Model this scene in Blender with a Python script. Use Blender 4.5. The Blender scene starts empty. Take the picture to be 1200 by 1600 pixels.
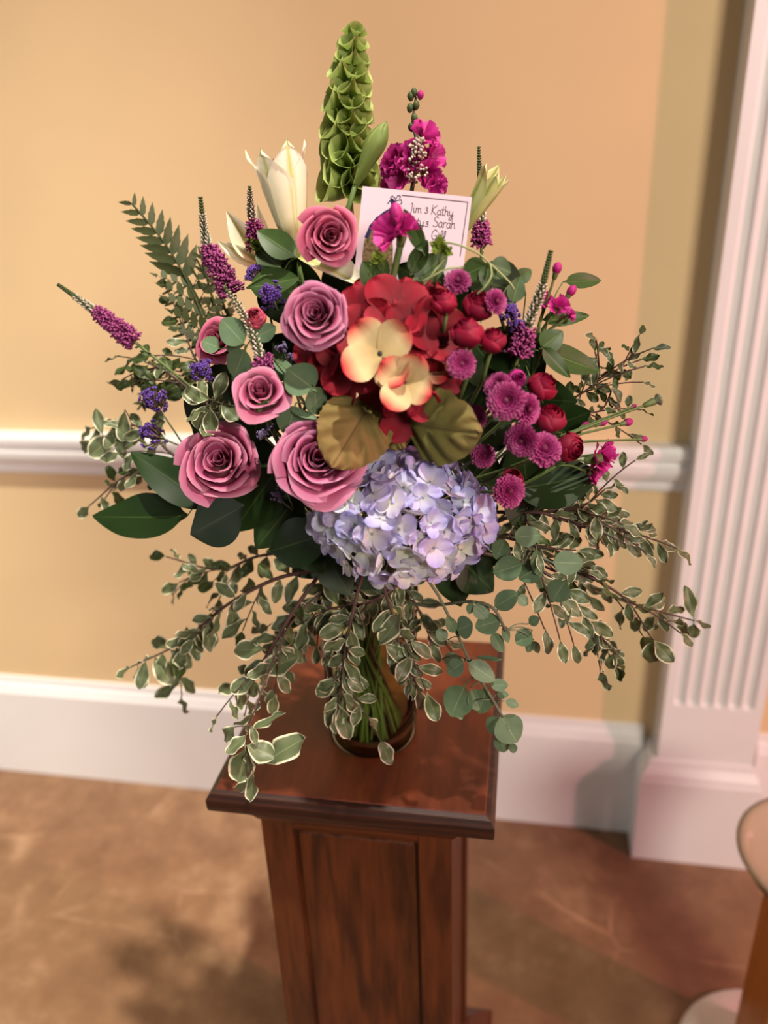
import bpy, math, random
import numpy as np
from mathutils import Vector, Matrix

# ------------------------------------------------------------------ camera, world, lights, exposure
SC = bpy.context.scene
COL = SC.collection
CAMZ = 1.5
F_PX = 1225.0
RM = ((0.9849022253, 0.0347946010, -0.1695787200),
      (0.1691935484, -0.4007128146, 0.9004458803),
      (-0.0366217111, -0.9155427767, -0.4005499648))   # rows: world axes in (right, down, forward)
CAM = Vector((0.0, 0.0, CAMZ))
RIGHT = Vector((RM[0][0], RM[1][0], RM[2][0]))
DOWN = Vector((RM[0][1], RM[1][1], RM[2][1]))
FWD = Vector((RM[0][2], RM[1][2], RM[2][2]))

cam_data = bpy.data.cameras.new('camera')
cam_data.sensor_fit = 'VERTICAL'
cam_data.sensor_height = 36.0
cam_data.lens = F_PX / 1600.0 * 36.0
cam_data.clip_start = 0.02
cam_data.dof.use_dof = True
cam_data.dof.focus_distance = 0.68
cam_data.dof.aperture_fstop = 3.0
cam = bpy.data.objects.new('camera', cam_data)
m3 = Matrix((RIGHT, -DOWN, -FWD)).transposed()
cam.matrix_world = Matrix.Translation(CAM) @ m3.to_4x4()
COL.objects.link(cam)
SC.camera = cam

world = bpy.data.worlds.new('world')
SC.world = world
world.use_nodes = True
bg = world.node_tree.nodes['Background']
bg.inputs[0].default_value = (1.0, 0.89, 0.77, 1)
bg.inputs[1].default_value = 0.08


def lamp(name, kind, loc, energy, color, size, target=None, spot=None, blend=0.3):
    d = bpy.data.lights.new(name, kind)
    d.energy = energy
    d.color = color
    if kind == 'AREA':
        d.size = size
    else:
        d.shadow_soft_size = size
    if spot:
        d.spot_size = math.radians(spot)
        d.spot_blend = blend
    o = bpy.data.objects.new(name, d)
    o.location = loc
    if target is not None:
        o.rotation_euler = (Vector(target) - Vector(loc)).to_track_quat('-Z', 'Y').to_euler()
    COL.objects.link(o)
    return o


# high ceiling spotlight at the front right (throws the spiky bouquet shadow on the left floor)
lamp('right_ceiling_spotlight', 'SPOT', (0.94, -0.40, 6.00), 2150, (1.0, 0.92, 0.80), 0.08, (-1.45, 0.95, 0), 26, 0.7)
# ceiling spotlight at the front left (its bouquet shadow darkens the floor and baseboard on the right)
lamp('left_ceiling_spotlight', 'SPOT', (-1.20, -0.30, 3.50), 12, (1.0, 0.94, 0.86), 0.10, (-0.5, 1.05, 0), 62, 0.5)
# daylight from the left part of the room
lamp('left_window_light', 'AREA', (-2.4, -0.5, 0.9), 15, (1.0, 0.99, 0.97), 0.6, (-1.2, 1.5, 0.3))
# added soft fill behind the camera, unseen, put in to brighten the wall
lamp('wall_fill_light', 'AREA', (2.0, -2.1, 2.7), 136, (1.0, 0.88, 0.76), 0.9, (-0.1, 1.5, 1.0))
# pink stage light from the right
lamp('pink_stage_light', 'SPOT', (2.75, -0.02, 1.95), 225, (1.0, 0.34, 0.40), 0.05, (-0.1, 1.4, 0.9), 75, 0.4)

SC.view_settings.view_transform = 'Standard'
SC.view_settings.look = 'None'
SC.view_settings.gamma = 1.0
SC.view_settings.use_curve_mapping = False
SC.view_settings.exposure = 0.0
try:
    SC.cycles.use_denoising = True
    SC.cycles.max_bounces = 8
    SC.cycles.transparent_max_bounces = 24
except Exception:
    pass

random.seed(7)
rnd = random.random
PI = math.pi


def uni(a, b):
    return a + (b - a) * rnd()


# ------------------------------------------------------------------ helpers
def at(px, py, Y):
    """world point seen at photo pixel (px, py) on the upright plane y = Y"""
    d = RIGHT * (px - 600) + DOWN * (py - 800) + FWD * F_PX
    return CAM + d * (Y / d.y)


def mpp(p):
    return (Vector(p) - CAM).dot(FWD) / F_PX


def dome(px, py):
    q = 1 - ((px - 600) / 400.0) ** 2 - ((py - 640) / 440.0) ** 2
    return 0.74 - 0.19 * math.sqrt(max(0.0, q))


def A(px, py, dy=0.0):
    return at(px, py, dome(px, py) + dy)


def facing(p, dx=0.0, up=0.0):
    n = (CAM - Vector(p)).normalized() + RIGHT * dx - DOWN * up
    return n.normalized()


def basis(y, z):
    y = Vector(y).normalized()
    z = Vector(z)
    z = z - y * z.dot(y)
    if z.length < 1e-5:
        z = y.orthogonal()
    z.normalize()
    x = y.cross(z)
    return Matrix((x, y, z)).transposed()


def zbasis(z, spin=0.0):
    z = Vector(z).normalized()
    y = Vector((0, 0, 1)) - z * z.z
    if y.length < 1e-4:
        y = Vector((0, 1, 0))
    m = basis(y, z)
    return m @ Matrix.Rotation(spin, 3, 'Z')


def M4(loc, m3, s=1.0):
    if not isinstance(s, (tuple, list)):
        s = (s, s, s)
    return Matrix.Translation(loc) @ m3.to_4x4() @ Matrix.Diagonal((s[0], s[1], s[2], 1))


class MB:
    """collects vertices, faces and two per-vertex attributes: g (along) and m (towards the margin)"""

    def __init__(self):
        self.v, self.f, self.g, self.m = [], [], [], []

    def add(self, v, f, g=None, m=None):
        b = len(self.v)
        self.v += [tuple(q) for q in v]
        self.f += [tuple(b + i for i in q) for q in f]
        self.g += list(g) if g is not None else [0.5] * len(v)
        self.m += list(m) if m is not None else [0.0] * len(v)
        return self

    def sheet(self, nu, nv, fn, mg=None):
        v, g, m = [], [], []
        for j in range(nv + 1):
            for i in range(nu + 1):
                u = -1 + 2 * i / nu
                w = j / nv
                v.append(fn(u, w))
                g.append(w)
                m.append(mg(u, w) if mg else abs(u))
        f = []
        for j in range(nv):
            for i in range(nu):
                a = j * (nu + 1) + i
                f.append((a, a + 1, a + nu + 2, a + nu + 1))
        return self.add(v, f, g, m)

    def tube(self, pts, rad, n=6, cap=True):
        pts = [Vector(p) for p in pts]
        k = len(pts)
        if not isinstance(rad, (list, tuple)):
            rad = [rad] * k
        v, g, f = [], [], []
        ref = None
        for i, p in enumerate(pts):
            t = (pts[min(i + 1, k - 1)] - pts[max(i - 1, 0)])
            if t.length < 1e-9:
                t = Vector((0, 0, 1))
            t.normalize()
            if ref is None:
                ref = t.orthogonal().normalized()
            ref = (ref - t * ref.dot(t))
            if ref.length < 1e-6:
                ref = t.orthogonal()
            ref.normalize()
            b = t.cross(ref)
            for q in range(n):
                a = 2 * PI * q / n
                v.append(p + (ref * math.cos(a) + b * math.sin(a)) * rad[i])
                g.append(i / max(1, k - 1))
        for i in range(k - 1):
            for q in range(n):
                f.append((i * n + q, i * n + (q + 1) % n, (i + 1) * n + (q + 1) % n, (i + 1) * n + q))
        if cap:
            f.append(tuple(range(n - 1, -1, -1)))
            f.append(tuple((k - 1) * n + q for q in range(n)))
        return self.add(v, f, g)

    def box(self, lo, hi):
        x0, y0, z0 = lo
        x1, y1, z1 = hi
        v = [(x0, y0, z0), (x1, y0, z0), (x1, y1, z0), (x0, y1, z0), (x0, y0, z1), (x1, y0, z1), (x1, y1, z1), (x0, y1, z1)]
        f = [(0, 3, 2, 1), (4, 5, 6, 7), (0, 1, 5, 4), (1, 2, 6, 5), (2, 3, 7, 6), (3, 0, 4, 7)]
        return self.add(v, f)

    def lathe(self, prof, n=32, c=(0, 0, 0)):
        v, g, f = [], [], []
        for j, (r, z) in enumerate(prof):
            for i in range(n):
                a = 2 * PI * i / n
                v.append((c[0] + r * math.cos(a), c[1] + r * math.sin(a), c[2] + z))
                g.append(j / max(1, len(prof) - 1))
        for j in range(len(prof) - 1):
            for i in range(n):
                f.append((j * n + i, j * n + (i + 1) % n, (j + 1) * n + (i + 1) % n, (j + 1) * n + i))
        return self.add(v, f, g)

    def bud(self, p, d, L, w):
        """small six-sided spindle"""
        p = Vector(p)
        d = Vector(d).normalized()
        a = d.orthogonal().normalized()
        b = d.cross(a)
        v = [p]
        for (t, r) in ((0.3, 0.9), (0.72, 1.0)):
            for k in range(5):
                q = 2 * PI * k / 5 + (0.6 if t > 0.5 else 0)
                v.append(p + d * (L * t) + (a * math.cos(q) + b * math.sin(q)) * (w * r))
        v.append(p + d * L)
        f = [(0, 1 + (k + 1) % 5, 1 + k) for k in range(5)]
        f += [(1 + k, 1 + (k + 1) % 5, 6 + (k + 1) % 5, 6 + k) for k in range(5)]
        f += [(11, 6 + k, 6 + (k + 1) % 5) for k in range(5)]
        return self.add(v, f, [0] + [0.3] * 5 + [0.72] * 5 + [1.0])

    def mesh(self, name, mat=None, smooth=True):
        me = bpy.data.meshes.new(name)
        me.from_pydata(self.v, [], self.f)
        for nm, arr in (('g', self.g), ('m', self.m)):
            at_ = me.attributes.new(nm, 'FLOAT', 'POINT')
            at_.data.foreach_set('value', np.array(arr, dtype=np.float32))
        if smooth:
            me.polygons.foreach_set('use_smooth', [True] * len(me.polygons))
        if mat:
            me.materials.append(mat)
        me.update()
        return me


W = {}


def thing(name, label, cat, loc, group=None):
    o = bpy.data.objects.new(name, None)
    o.empty_display_size = 0.01
    o.location = loc
    o['label'] = label
    o['category'] = cat
    if group:
        o['group'] = group
    COL.objects.link(o)
    W[o.name] = Matrix.Translation(loc)
    return o


def part(name, me, parent, wm=None, color=None, label=None, kind=None):
    o = bpy.data.objects.new(name, me)
    COL.objects.link(o)
    if wm is None:
        wm = Matrix.Identity(4)
    o.parent = parent
    o.matrix_basis = W[parent.name].inverted() @ wm
    W[o.name] = wm
    if color:
        o.color = (color[0], color[1], color[2], 1)
    if label:
        o['label'] = label
    if kind:
        o['kind'] = kind
    return o


def struct(name, me, parent=None, loc=(0, 0, 0)):
    o = bpy.data.objects.new(name, me)
    COL.objects.link(o)
    o.location = loc
    W[o.name] = Matrix.Translation(loc)
    if parent:
        o.parent = parent
        o.matrix_basis = W[parent.name].inverted() @ Matrix.Translation(loc)
    else:
        o['kind'] = 'structure'
    return o


_mc = {}


def mm(me, mat):
    """the same mesh with another material (cached)"""
    k = (me.name, mat.name)
    if k not in _mc:
        c = me.copy()
        c.materials.clear()
        c.materials.append(mat)
        _mc[k] = c
    return _mc[k]


# ------------------------------------------------------------------ materials
def srgb(r, g, b):
    def c(x):
        x /= 255.0
        return x / 12.92 if x <= 0.04045 else ((x + 0.055) / 1.055) ** 2.4
    return (c(r), c(g), c(b), 1)


def nodes_of(name):
    m = bpy.data.materials.new(name)
    m.use_nodes = True
    nt = m.node_tree
    return m, nt, nt.nodes['Principled BSDF'], nt.nodes['Material Output']


def mixc(nt, fac, a, b, mode='MIX'):
    n = nt.nodes.new('ShaderNodeMix')
    n.data_type = 'RGBA'
    n.blend_type = mode
    for k, s in ((0, fac), (6, a), (7, b)):
        if isinstance(s, (int, float, tuple)):
            n.inputs[k].default_value = s
        else:
            nt.links.new(s, n.inputs[k])
    return n.outputs[2]


def ramp(nt, fac, stops):
    n = nt.nodes.new('ShaderNodeValToRGB')
    e = n.color_ramp.elements
    while len(e) < len(stops):
        e.new(0.5)
    for k, (p, c) in enumerate(stops):
        e[k].position = p
        e[k].color = c
    nt.links.new(fac, n.inputs[0])
    return n.outputs[0]


def attr(nt, name):
    n = nt.nodes.new('ShaderNodeAttribute')
    n.attribute_name = name
    return n.outputs['Fac']


def noise_tex(nt, scale, detail=3, coord='Object', stretch=None, rough=0.5):
    tc = nt.nodes.new('ShaderNodeTexCoord')
    src = tc.outputs[coord]
    if stretch:
        mp = nt.nodes.new('ShaderNodeMapping')
        mp.inputs['Scale'].default_value = stretch
        nt.links.new(src, mp.inputs[0])
        src = mp.outputs[0]
    n = nt.nodes.new('ShaderNodeTexNoise')
    n.inputs['Scale'].default_value = scale
    n.inputs['Detail'].default_value = detail
    n.inputs['Roughness'].default_value = rough
    nt.links.new(src, n.inputs['Vector'])
    return n.outputs[0]


def math_n(nt, op, a, b=None):
    n = nt.nodes.new('ShaderNodeMath')
    n.operation = op
    for k, s in ((0, a), (1, b)):
        if s is None:
            continue
        if isinstance(s, (int, float)):
            n.inputs[k].default_value = s
        else:
            nt.links.new(s, n.inputs[k])
    return n.outputs[0]


def organic(name, stops, margin=None, mid=None, rough=0.55, transl=0.22, tint=True, mottling=0.25, nscale=4.0, spec=0.3, bump=0.0, gain=0.72):
    """petal / leaf material: colour along g, optional coloured margin or midrib, a little light passing through"""
    m, nt, P, out = nodes_of(name)
    col = ramp(nt, attr(nt, 'g'), stops)
    nz = noise_tex(nt, nscale, 3)
    if mid:
        f = ramp(nt, attr(nt, 'm'), [(mid[1], (1, 1, 1, 1)), (mid[2], (0, 0, 0, 1))])
        col = mixc(nt, f, col, mid[0])
    if margin:
        e = math_n(nt, 'ADD', attr(nt, 'm'), math_n(nt, 'MULTIPLY', math_n(nt, 'SUBTRACT', nz, 0.5), margin[3]))
        f = ramp(nt, e, [(margin[1], (0, 0, 0, 1)), (margin[2], (1, 1, 1, 1))])
        col = mixc(nt, f, col, margin[0])
    v = ramp(nt, nz, [(0.25, (gain * (1 - mottling),) * 3 + (1,)), (0.75, (gain,) * 3 + (1,))])
    col = mixc(nt, 1.0, col, v, 'MULTIPLY')
    if tint:
        oi = nt.nodes.new('ShaderNodeObjectInfo')
        col = mixc(nt, 1.0, col, oi.outputs['Color'], 'MULTIPLY')
    nt.links.new(col, P.inputs['Base Color'])
    P.inputs['Roughness'].default_value = rough
    P.inputs['Specular IOR Level'].default_value = spec
    if bump:
        b = nt.nodes.new('ShaderNodeBump')
        b.inputs['Strength'].default_value = bump
        b.inputs['Distance'].default_value = 0.02
        nt.links.new(noise_tex(nt, nscale * 5, 2), b.inputs['Height'])
        nt.links.new(b.outputs[0], P.inputs['Normal'])
    if transl > 0:
        t = nt.nodes.new('ShaderNodeBsdfTranslucent')
        nt.links.new(col, t.inputs[0])
        mx = nt.nodes.new('ShaderNodeMixShader')
        mx.inputs[0].default_value = transl
        nt.links.new(P.outputs[0], mx.inputs[1])
        nt.links.new(t.outputs[0], mx.inputs[2])
        nt.links.new(mx.outputs[0], out.inputs[0])
    return m


def plain(name, c, rough=0.5, metal=0.0, nscale=None, var=0.15, spec=0.5, stretch=None):
    m, nt, P, out = nodes_of(name)
    P.inputs['Roughness'].default_value = rough
    P.inputs['Metallic'].default_value = metal
    P.inputs['Specular IOR Level'].default_value = spec
    if nscale:
        nz = noise_tex(nt, nscale, 4, stretch=stretch)
        d = tuple(x * (1 - var) for x in c[:3]) + (1,)
        nt.links.new(ramp(nt, nz, [(0.3, d), (0.7, c)]), P.inputs['Base Color'])
    else:
        P.inputs['Base Color'].default_value = c
    return m


def wood(name, dark, light, stretch, rough=0.35, scale=6.0):
    m, nt, P, out = nodes_of(name)
    a = noise_tex(nt, scale, 5, stretch=stretch, rough=0.6)
    b = noise_tex(nt, scale * 6, 3, stretch=stretch, rough=0.6)
    tc = nt.nodes.new('ShaderNodeTexCoord')
    mp = nt.nodes.new('ShaderNodeMapping')
    mp.inputs['Scale'].default_value = stretch
    nt.links.new(tc.outputs['Object'], mp.inputs[0])
    w = nt.nodes.new('ShaderNodeTexWave')
    w.wave_type = 'RINGS'
    w.inputs['Scale'].default_value = scale * 0.8
    w.inputs['Distortion'].default_value = 7.0
    w.inputs['Detail'].default_value = 2.0
    nt.links.new(mp.outputs[0], w.inputs[0])
    f = math_n(nt, 'ADD', math_n(nt, 'MULTIPLY', a, 0.55), math_n(nt, 'MULTIPLY', b, 0.2))
    f = math_n(nt, 'ADD', f, math_n(nt, 'MULTIPLY', w.outputs['Fac'], 0.22))
    nt.links.new(ramp(nt, f, [(0.25, dark), (0.8, light)]), P.inputs['Base Color'])
    P.inputs['Roughness'].default_value = rough
    bp = nt.nodes.new('ShaderNodeBump')
    bp.inputs['Strength'].default_value = 0.12
    bp.inputs['Distance'].default_value = 0.002
    nt.links.new(b, bp.inputs['Height'])
    nt.links.new(bp.outputs[0], P.inputs['Normal'])
    return m


MT = {}
MT['wall'] = plain('wall_paint', srgb(214, 188, 144), 0.75, nscale=3.0, var=0.06, spec=0.2)
MT['white'] = plain('white_gloss_paint', srgb(224, 223, 220), 0.35, nscale=5.0, var=0.04, spec=0.4)


def floor_material():
    m, nt, P, out = nodes_of('stained_concrete')
    a = noise_tex(nt, 2.2, 6, rough=0.6)
    b = noise_tex(nt, 14, 5, rough=0.65)
    f = math_n(nt, 'ADD', math_n(nt, 'MULTIPLY', a, 0.6), math_n(nt, 'MULTIPLY', b, 0.4))
    base = ramp(nt, f, [(0.30, srgb(100, 70, 48)), (0.52, srgb(132, 100, 73)), (0.70, srgb(168, 136, 103))])
    tc = nt.nodes.new('ShaderNodeTexCoord')
    nn = nt.nodes.new('ShaderNodeTexNoise')
    nn.inputs['Scale'].default_value = 1.7
    nt.links.new(tc.outputs['Object'], nn.inputs['Vector'])
    add = nt.nodes.new('ShaderNodeMixRGB')
    add.inputs[0].default_value = 0.12
    nt.links.new(tc.outputs['Object'], add.inputs[1])
    nt.links.new(nn.outputs[1], add.inputs[2])
    vo = nt.nodes.new('ShaderNodeTexVoronoi')
    vo.feature = 'DISTANCE_TO_EDGE'
    vo.inputs['Scale'].default_value = 3.4
    nt.links.new(add.outputs[0], vo.inputs['Vector'])
    line = ramp(nt, vo.outputs[0], [(0.0, (1, 1, 1, 1)), (0.018, (0, 0, 0, 1))])
    brk = ramp(nt, noise_tex(nt, 4.5, 4, rough=0.6), [(0.50, (0, 0, 0, 1)), (0.66, (0.45, 0.45, 0.45, 1))])
    col = mixc(nt, mixc(nt, 1.0, line, brk, 'MULTIPLY'), base, srgb(206, 166, 134))
    nt.links.new(col, P.inputs['Base Color'])
    P.inputs['Roughness'].default_value = 0.42
    P.inputs['Specular IOR Level'].default_value = 0.35
    return m


MT['floor'] = floor_material()
MT['wood_v'] = wood('mahogany_upright', srgb(34, 13, 5), srgb(98, 48, 19), (9, 9, 1.0), 0.38)
MT['wood_h'] = wood('mahogany_across', srgb(38, 14, 6), srgb(98, 46, 20), (1.0, 9, 9), 0.33)
MT['wood_top'] = wood('mahogany_top', srgb(62, 22, 10), srgb(108, 48, 24), (7, 1.2, 7), 0.42)
MT['wood_dark'] = wood('mahogany_edge', srgb(26, 10, 6), srgb(60, 28, 15), (1.0, 9, 9), 0.4)
MT['oak'] = wood('honey_oak', srgb(150, 84, 14), srgb(214, 140, 40), (9, 9, 1), 0.35)

G0, G1 = srgb(58, 74, 36), srgb(96, 118, 62)
MT['rose'] = organic('mauve_rose_petal', [(0, srgb(196, 134, 130)), (0.45, srgb(172, 70, 104)), (0.88, srgb(180, 82, 118)), (1, srgb(220, 146, 172))], mottling=0.14, nscale=2.5, transl=0.2, rough=0.6, gain=0.8)
MT['crimson'] = organic('crimson_rose_petal', [(0, srgb(110, 4, 34)), (0.5, srgb(146, 6, 48)), (1, srgb(166, 14, 60))], mottling=0.25, nscale=3, transl=0.15, rough=0.6, gain=0.74)
MT['coral'] = organic('hot_pink_rose_petal', [(0, srgb(200, 60, 80)), (0.6, srgb(214, 58, 92)), (1, srgb(236, 112, 140))], mottling=0.15)
MT['hydrangea'] = organic('hydrangea_petal', [(0, srgb(228, 232, 206)), (0.25, srgb(224, 222, 232)), (0.7, srgb(190, 184, 226)), (1, srgb(208, 200, 232))], mottling=0.1, nscale=3, transl=0.3, rough=0.6, gain=0.86)
MT['hyd_eye'] = organic('hydrangea_eye', [(0, srgb(170, 176, 110)), (1, srgb(160, 160, 200))], transl=0.0)
MT['silk_red'] = organic('red_silk_petal', [(0, srgb(96, 2, 20)), (0.5, srgb(146, 4, 34)), (1, srgb(170, 14, 46))], mottling=0.3, nscale=2.5, transl=0.1, rough=0.7, gain=0.74)
MT['silk_cream'] = organic('cream_silk_petal', [(0, srgb(196, 168, 112)), (0.40, srgb(226, 200, 150)), (0.66, srgb(212, 110, 90)), (0.85, srgb(196, 30, 54)), (1, srgb(190, 24, 50))], mottling=0.15, nscale=2.5, transl=0.1, rough=0.7, gain=0.78)
MT['silk_leaf'] = organic('tan_silk_leaf', [(0, srgb(120, 108, 52)), (0.5, srgb(146, 122, 66)), (1, srgb(160, 128, 76))], mid=(srgb(104, 84, 42), 0.0, 0.05), mottling=0.2, nscale=3, transl=0.08, rough=0.75, gain=0.64)
MT['silk_leaf_green'] = organic('olive_silk_leaf', [(0, srgb(104, 104, 46)), (0.5, srgb(126, 120, 60)), (1, srgb(150, 130, 74))], mid=(srgb(96, 88, 42), 0.0, 0.05), mottling=0.2, nscale=3, transl=0.08, rough=0.75, gain=0.64)
MT['black'] = plain('black_floret_eye', srgb(28, 14, 12), 0.6)
MT['mum'] = organic('magenta_mum_petal', [(0, srgb(96, 2, 56)), (0.55, srgb(150, 14, 92)), (0.85, srgb(176, 40, 120)), (1, srgb(208, 100, 160))], mottling=0.15, transl=0.1, gain=0.68)
MT['mum_dark'] = organic('dark_mum_center', [(0, srgb(96, 6, 54)), (1, srgb(150, 22, 90))], transl=0.0)
MT['magenta'] = organic('magenta_petal', [(0, srgb(150, 16, 96)), (0.6, srgb(196, 26, 132)), (1, srgb(226, 70, 166))], mottling=0.2, transl=0.2, gain=0.8)
MT['bud_pink'] = organic('magenta_bud', [(0, srgb(120, 120, 60)), (0.25, srgb(186, 30, 120)), (1, srgb(216, 50, 150))], transl=0.1)
MT['ver_pink'] = organic('veronica_floret', [(0, srgb(150, 50, 110)), (1, srgb(200, 92, 160))], transl=0.15, gain=0.66)
MT['ver_green'] = organic('veronica_bud_green', [(0, srgb(62, 78, 40)), (1, srgb(96, 112, 66))], transl=0.1)
MT['ver_white'] = organic('veronica_bud_pale', [(0, srgb(96, 104, 66)), (0.5, srgb(190, 180, 156)), (1, srgb(226, 204, 196))], transl=0.1, gain=0.85)
MT['bells'] = organic('bell_green', [(0, srgb(136, 160, 66)), (0.6, srgb(150, 174, 86)), (1, srgb(192, 206, 128))], mottling=0.2, transl=0.4, gain=0.88)
MT['lily'] = organic('lily_tepal', [(0, srgb(196, 206, 120)), (0.3, srgb(240, 236, 196)), (0.8, srgb(248, 242, 222)), (1, srgb(240, 238, 200))], mid=(srgb(196, 204, 110), 0.0, 0.22), mottling=0.06, transl=0.3, rough=0.45, gain=0.9)
MT['lily_green'] = organic('lily_bud_skin', [(0, srgb(112, 134, 56)), (0.5, srgb(142, 160, 84)), (1, srgb(120, 138, 66))], mid=(srgb(170, 184, 110), 0.0, 0.15), mottling=0.12, transl=0.1, rough=0.5)
MT['lily_pale'] = organic('pale_lily_bud_skin', [(0, srgb(150, 166, 76)), (0.4, srgb(206, 214, 140)), (1, srgb(232, 228, 168))], mid=(srgb(150, 170, 76), 0.0, 0.3), mottling=0.08, transl=0.2, rough=0.5, gain=0.85)
MT['anther'] = plain('brown_anther', srgb(120, 84, 56), 0.8)
MT['salal'] = organic('dark_salal_leaf', [(0, srgb(36, 58, 22)), (0.5, srgb(40, 66, 26)), (1, srgb(44, 70, 28))], mid=(srgb(84, 104, 54), 0.0, 0.045), mottling=0.3, nscale=2, transl=0.12, rough=0.5, spec=0.22, gain=0.6)
MT['euc'] = organic('eucalyptus_leaf', [(0, srgb(96, 118, 82)), (0.5, srgb(98, 122, 92)), (1, srgb(104, 126, 92))], mid=(srgb(142, 158, 120), 0.0, 0.05), mottling=0.25, nscale=2.5, transl=0.15, rough=0.55, gain=0.9)
MT['smilax'] = organic('broad_green_leaf', [(0, srgb(66, 92, 40)), (1, srgb(72, 98, 48))], mid=(srgb(120, 138, 84), 0.0, 0.05), mottling=0.3, nscale=2.5, transl=0.18, rough=0.45)
MT['lime'] = organic('lime_bract', [(0, srgb(110, 140, 40)), (1, srgb(140, 164, 62))], mottling=0.2, transl=0.25)
MT['pitt'] = organic('variegated_leaf', [(0, srgb(126, 136, 100)), (0.4, srgb(104, 116, 82)), (1, srgb(112, 122, 90))], margin=(srgb(240, 234, 204), 0.76, 0.86, 0.34), mid=(srgb(150, 158, 112), 0.0, 0.05), mottling=0.3, nscale=3, transl=0.2, rough=0.42, gain=0.85)
MT['pitt_plain'] = organic('plain_green_leaf', [(0, srgb(84, 100, 52)), (1, srgb(74, 92, 46))], mid=(srgb(130, 140, 92), 0.0, 0.06), margin=(srgb(170, 172, 120), 0.90, 0.98, 0.1), mottling=0.3, nscale=3, transl=0.2, rough=0.45)
MT['fern'] = organic('fern_leaflet', [(0, srgb(74, 84, 46)), (1, srgb(84, 92, 52))], mottling=0.3, transl=0.2)
MT['twig'] = plain('dark_twig', srgb(66, 44, 36), 0.7)
MT['stem'] = organic('green_stem', [(0, srgb(96, 118, 60)), (1, srgb(112, 128, 74))], mottling=0.2, transl=0.0, rough=0.5)
MT['stem_grey'] = organic('grey_green_stem', [(0, srgb(112, 116, 92)), (1, srgb(128, 132, 104))], mottling=0.2, transl=0.0, rough=0.6)
MT['stem_pale'] = organic('pale_tendril', [(0, srgb(150, 164, 104)), (1, srgb(178, 186, 132))], mottling=0.1, transl=0.0, rough=0.5)
MT['statice'] = organic('purple_statice', [(0, srgb(76, 44, 120)), (0.6, srgb(98, 58, 160)), (1, srgb(132, 92, 190))], mottling=0.2, transl=0.15)
MT['statice_calyx'] = organic('brown_calyx', [(0, srgb(96, 84, 64)), (1, srgb(130, 100, 92))], transl=0.0)
MT['caspia'] = organic('lavender_caspia', [(0, srgb(120, 100, 150)), (1, srgb(170, 150, 204))], transl=0.1)
MT['card'] = plain('card_stock', srgb(190, 172, 182), 0.7, spec=0.2)
MT['ink'] = plain('dark_ink', srgb(62, 52, 62), 0.7, spec=0.1)
MT['peacock'] = plain('peacock_print_blue', srgb(44, 40, 74), 0.7, spec=0.1)
MT['peacock_tail'] = plain('peacock_print_tail', srgb(132, 112, 80), 0.7, nscale=420, var=0.75, spec=0.1)


def glass_material(name, tint, gloss):
    m, nt, P, out = nodes_of(name)
    nt.nodes.remove(P)
    t = nt.nodes.new('ShaderNodeBsdfTransparent')
    t.inputs[0].default_value = tint
    g = nt.nodes.new('ShaderNodeBsdfGlossy')
    g.inputs['Roughness'].default_value = 0.06
    lw = nt.nodes.new('ShaderNodeLayerWeight')
    lw.inputs[0].default_value = gloss
    mx = nt.nodes.new('ShaderNodeMixShader')
    nt.links.new(lw.outputs['Fresnel'], mx.inputs[0])
    nt.links.new(t.outputs[0], mx.inputs[1])
    nt.links.new(g.outputs[0], mx.inputs[2])
    nt.links.new(mx.outputs[0], out.inputs[0])
    return m


MT['glass'] = glass_material('clear_glass', (0.88, 0.93, 0.80, 1), 0.12)
MT['water'] = glass_material('vase_water', (0.96, 0.98, 0.88, 1), 0.02)

# ------------------------------------------------------------------ the setting
YW = 1.527
b = MB().box((-6.0, YW, 0), (6.0, YW + 0.12, 3.4))
struct('wall_back', b.mesh('wall_back', MT['wall'], False))
b = MB().box((-6.0, -5.0, -0.08), (6.0, YW, 0))
struct('floor', b.mesh('floor', MT['floor'], False))


def extrude_x(prof, x0, x1):
    """profile of (y, z) points swept along x"""
    mb = MB()
    n = len(prof)
    v = [(x0, y, z) for y, z in prof] + [(x1, y, z) for y, z in prof]
    f = [(i, i + 1, n + i + 1, n + i) for i in range(n - 1)]
    f += [tuple(range(n))[::-1], tuple(n + i for i in range(n))]
    mb.add(v, f)
    return mb


PX0, PX1 = 0.322, 0.522          # pilaster shaft
base_prof = [(YW, 0), (YW - 0.020, 0), (YW - 0.020, 0.268), (YW - 0.016, 0.276), (YW - 0.014, 0.284), (YW - 0.008, 0.296), (YW - 0.007, 0.310), (YW, 0.312)]
rail_prof = [(YW, 0.892), (YW - 0.010, 0.892), (YW - 0.014, 0.902), (YW - 0.014, 0.912), (YW - 0.024, 0.922), (YW - 0.032, 0.936), (YW - 0.034, 0.950), (YW - 0.028, 0.958), (YW - 0.036, 0.966), (YW - 0.038, 0.980), (YW - 0.032, 0.990), (YW, 0.991)]
for nm, prof in (('baseboard', base_prof), ('trim', rail_prof)):
    if nm == 'baseboard':
        struct('baseboard_left', extrude_x(prof, -6.0, 0.300).mesh('baseboard', MT['white'], False))
        struct('baseboard_right', extrude_x(prof, 0.545, 6.0).mesh('baseboard', MT['white'], False))
    else:
        struct('trim_1', extrude_x(prof, -6.0, PX0 - 0.001).mesh('chair_rail', MT['white'], False))
        struct('trim_2', extrude_x(prof, PX1 + 0.001, 6.0).mesh('chair_rail', MT['white'], False))


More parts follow.
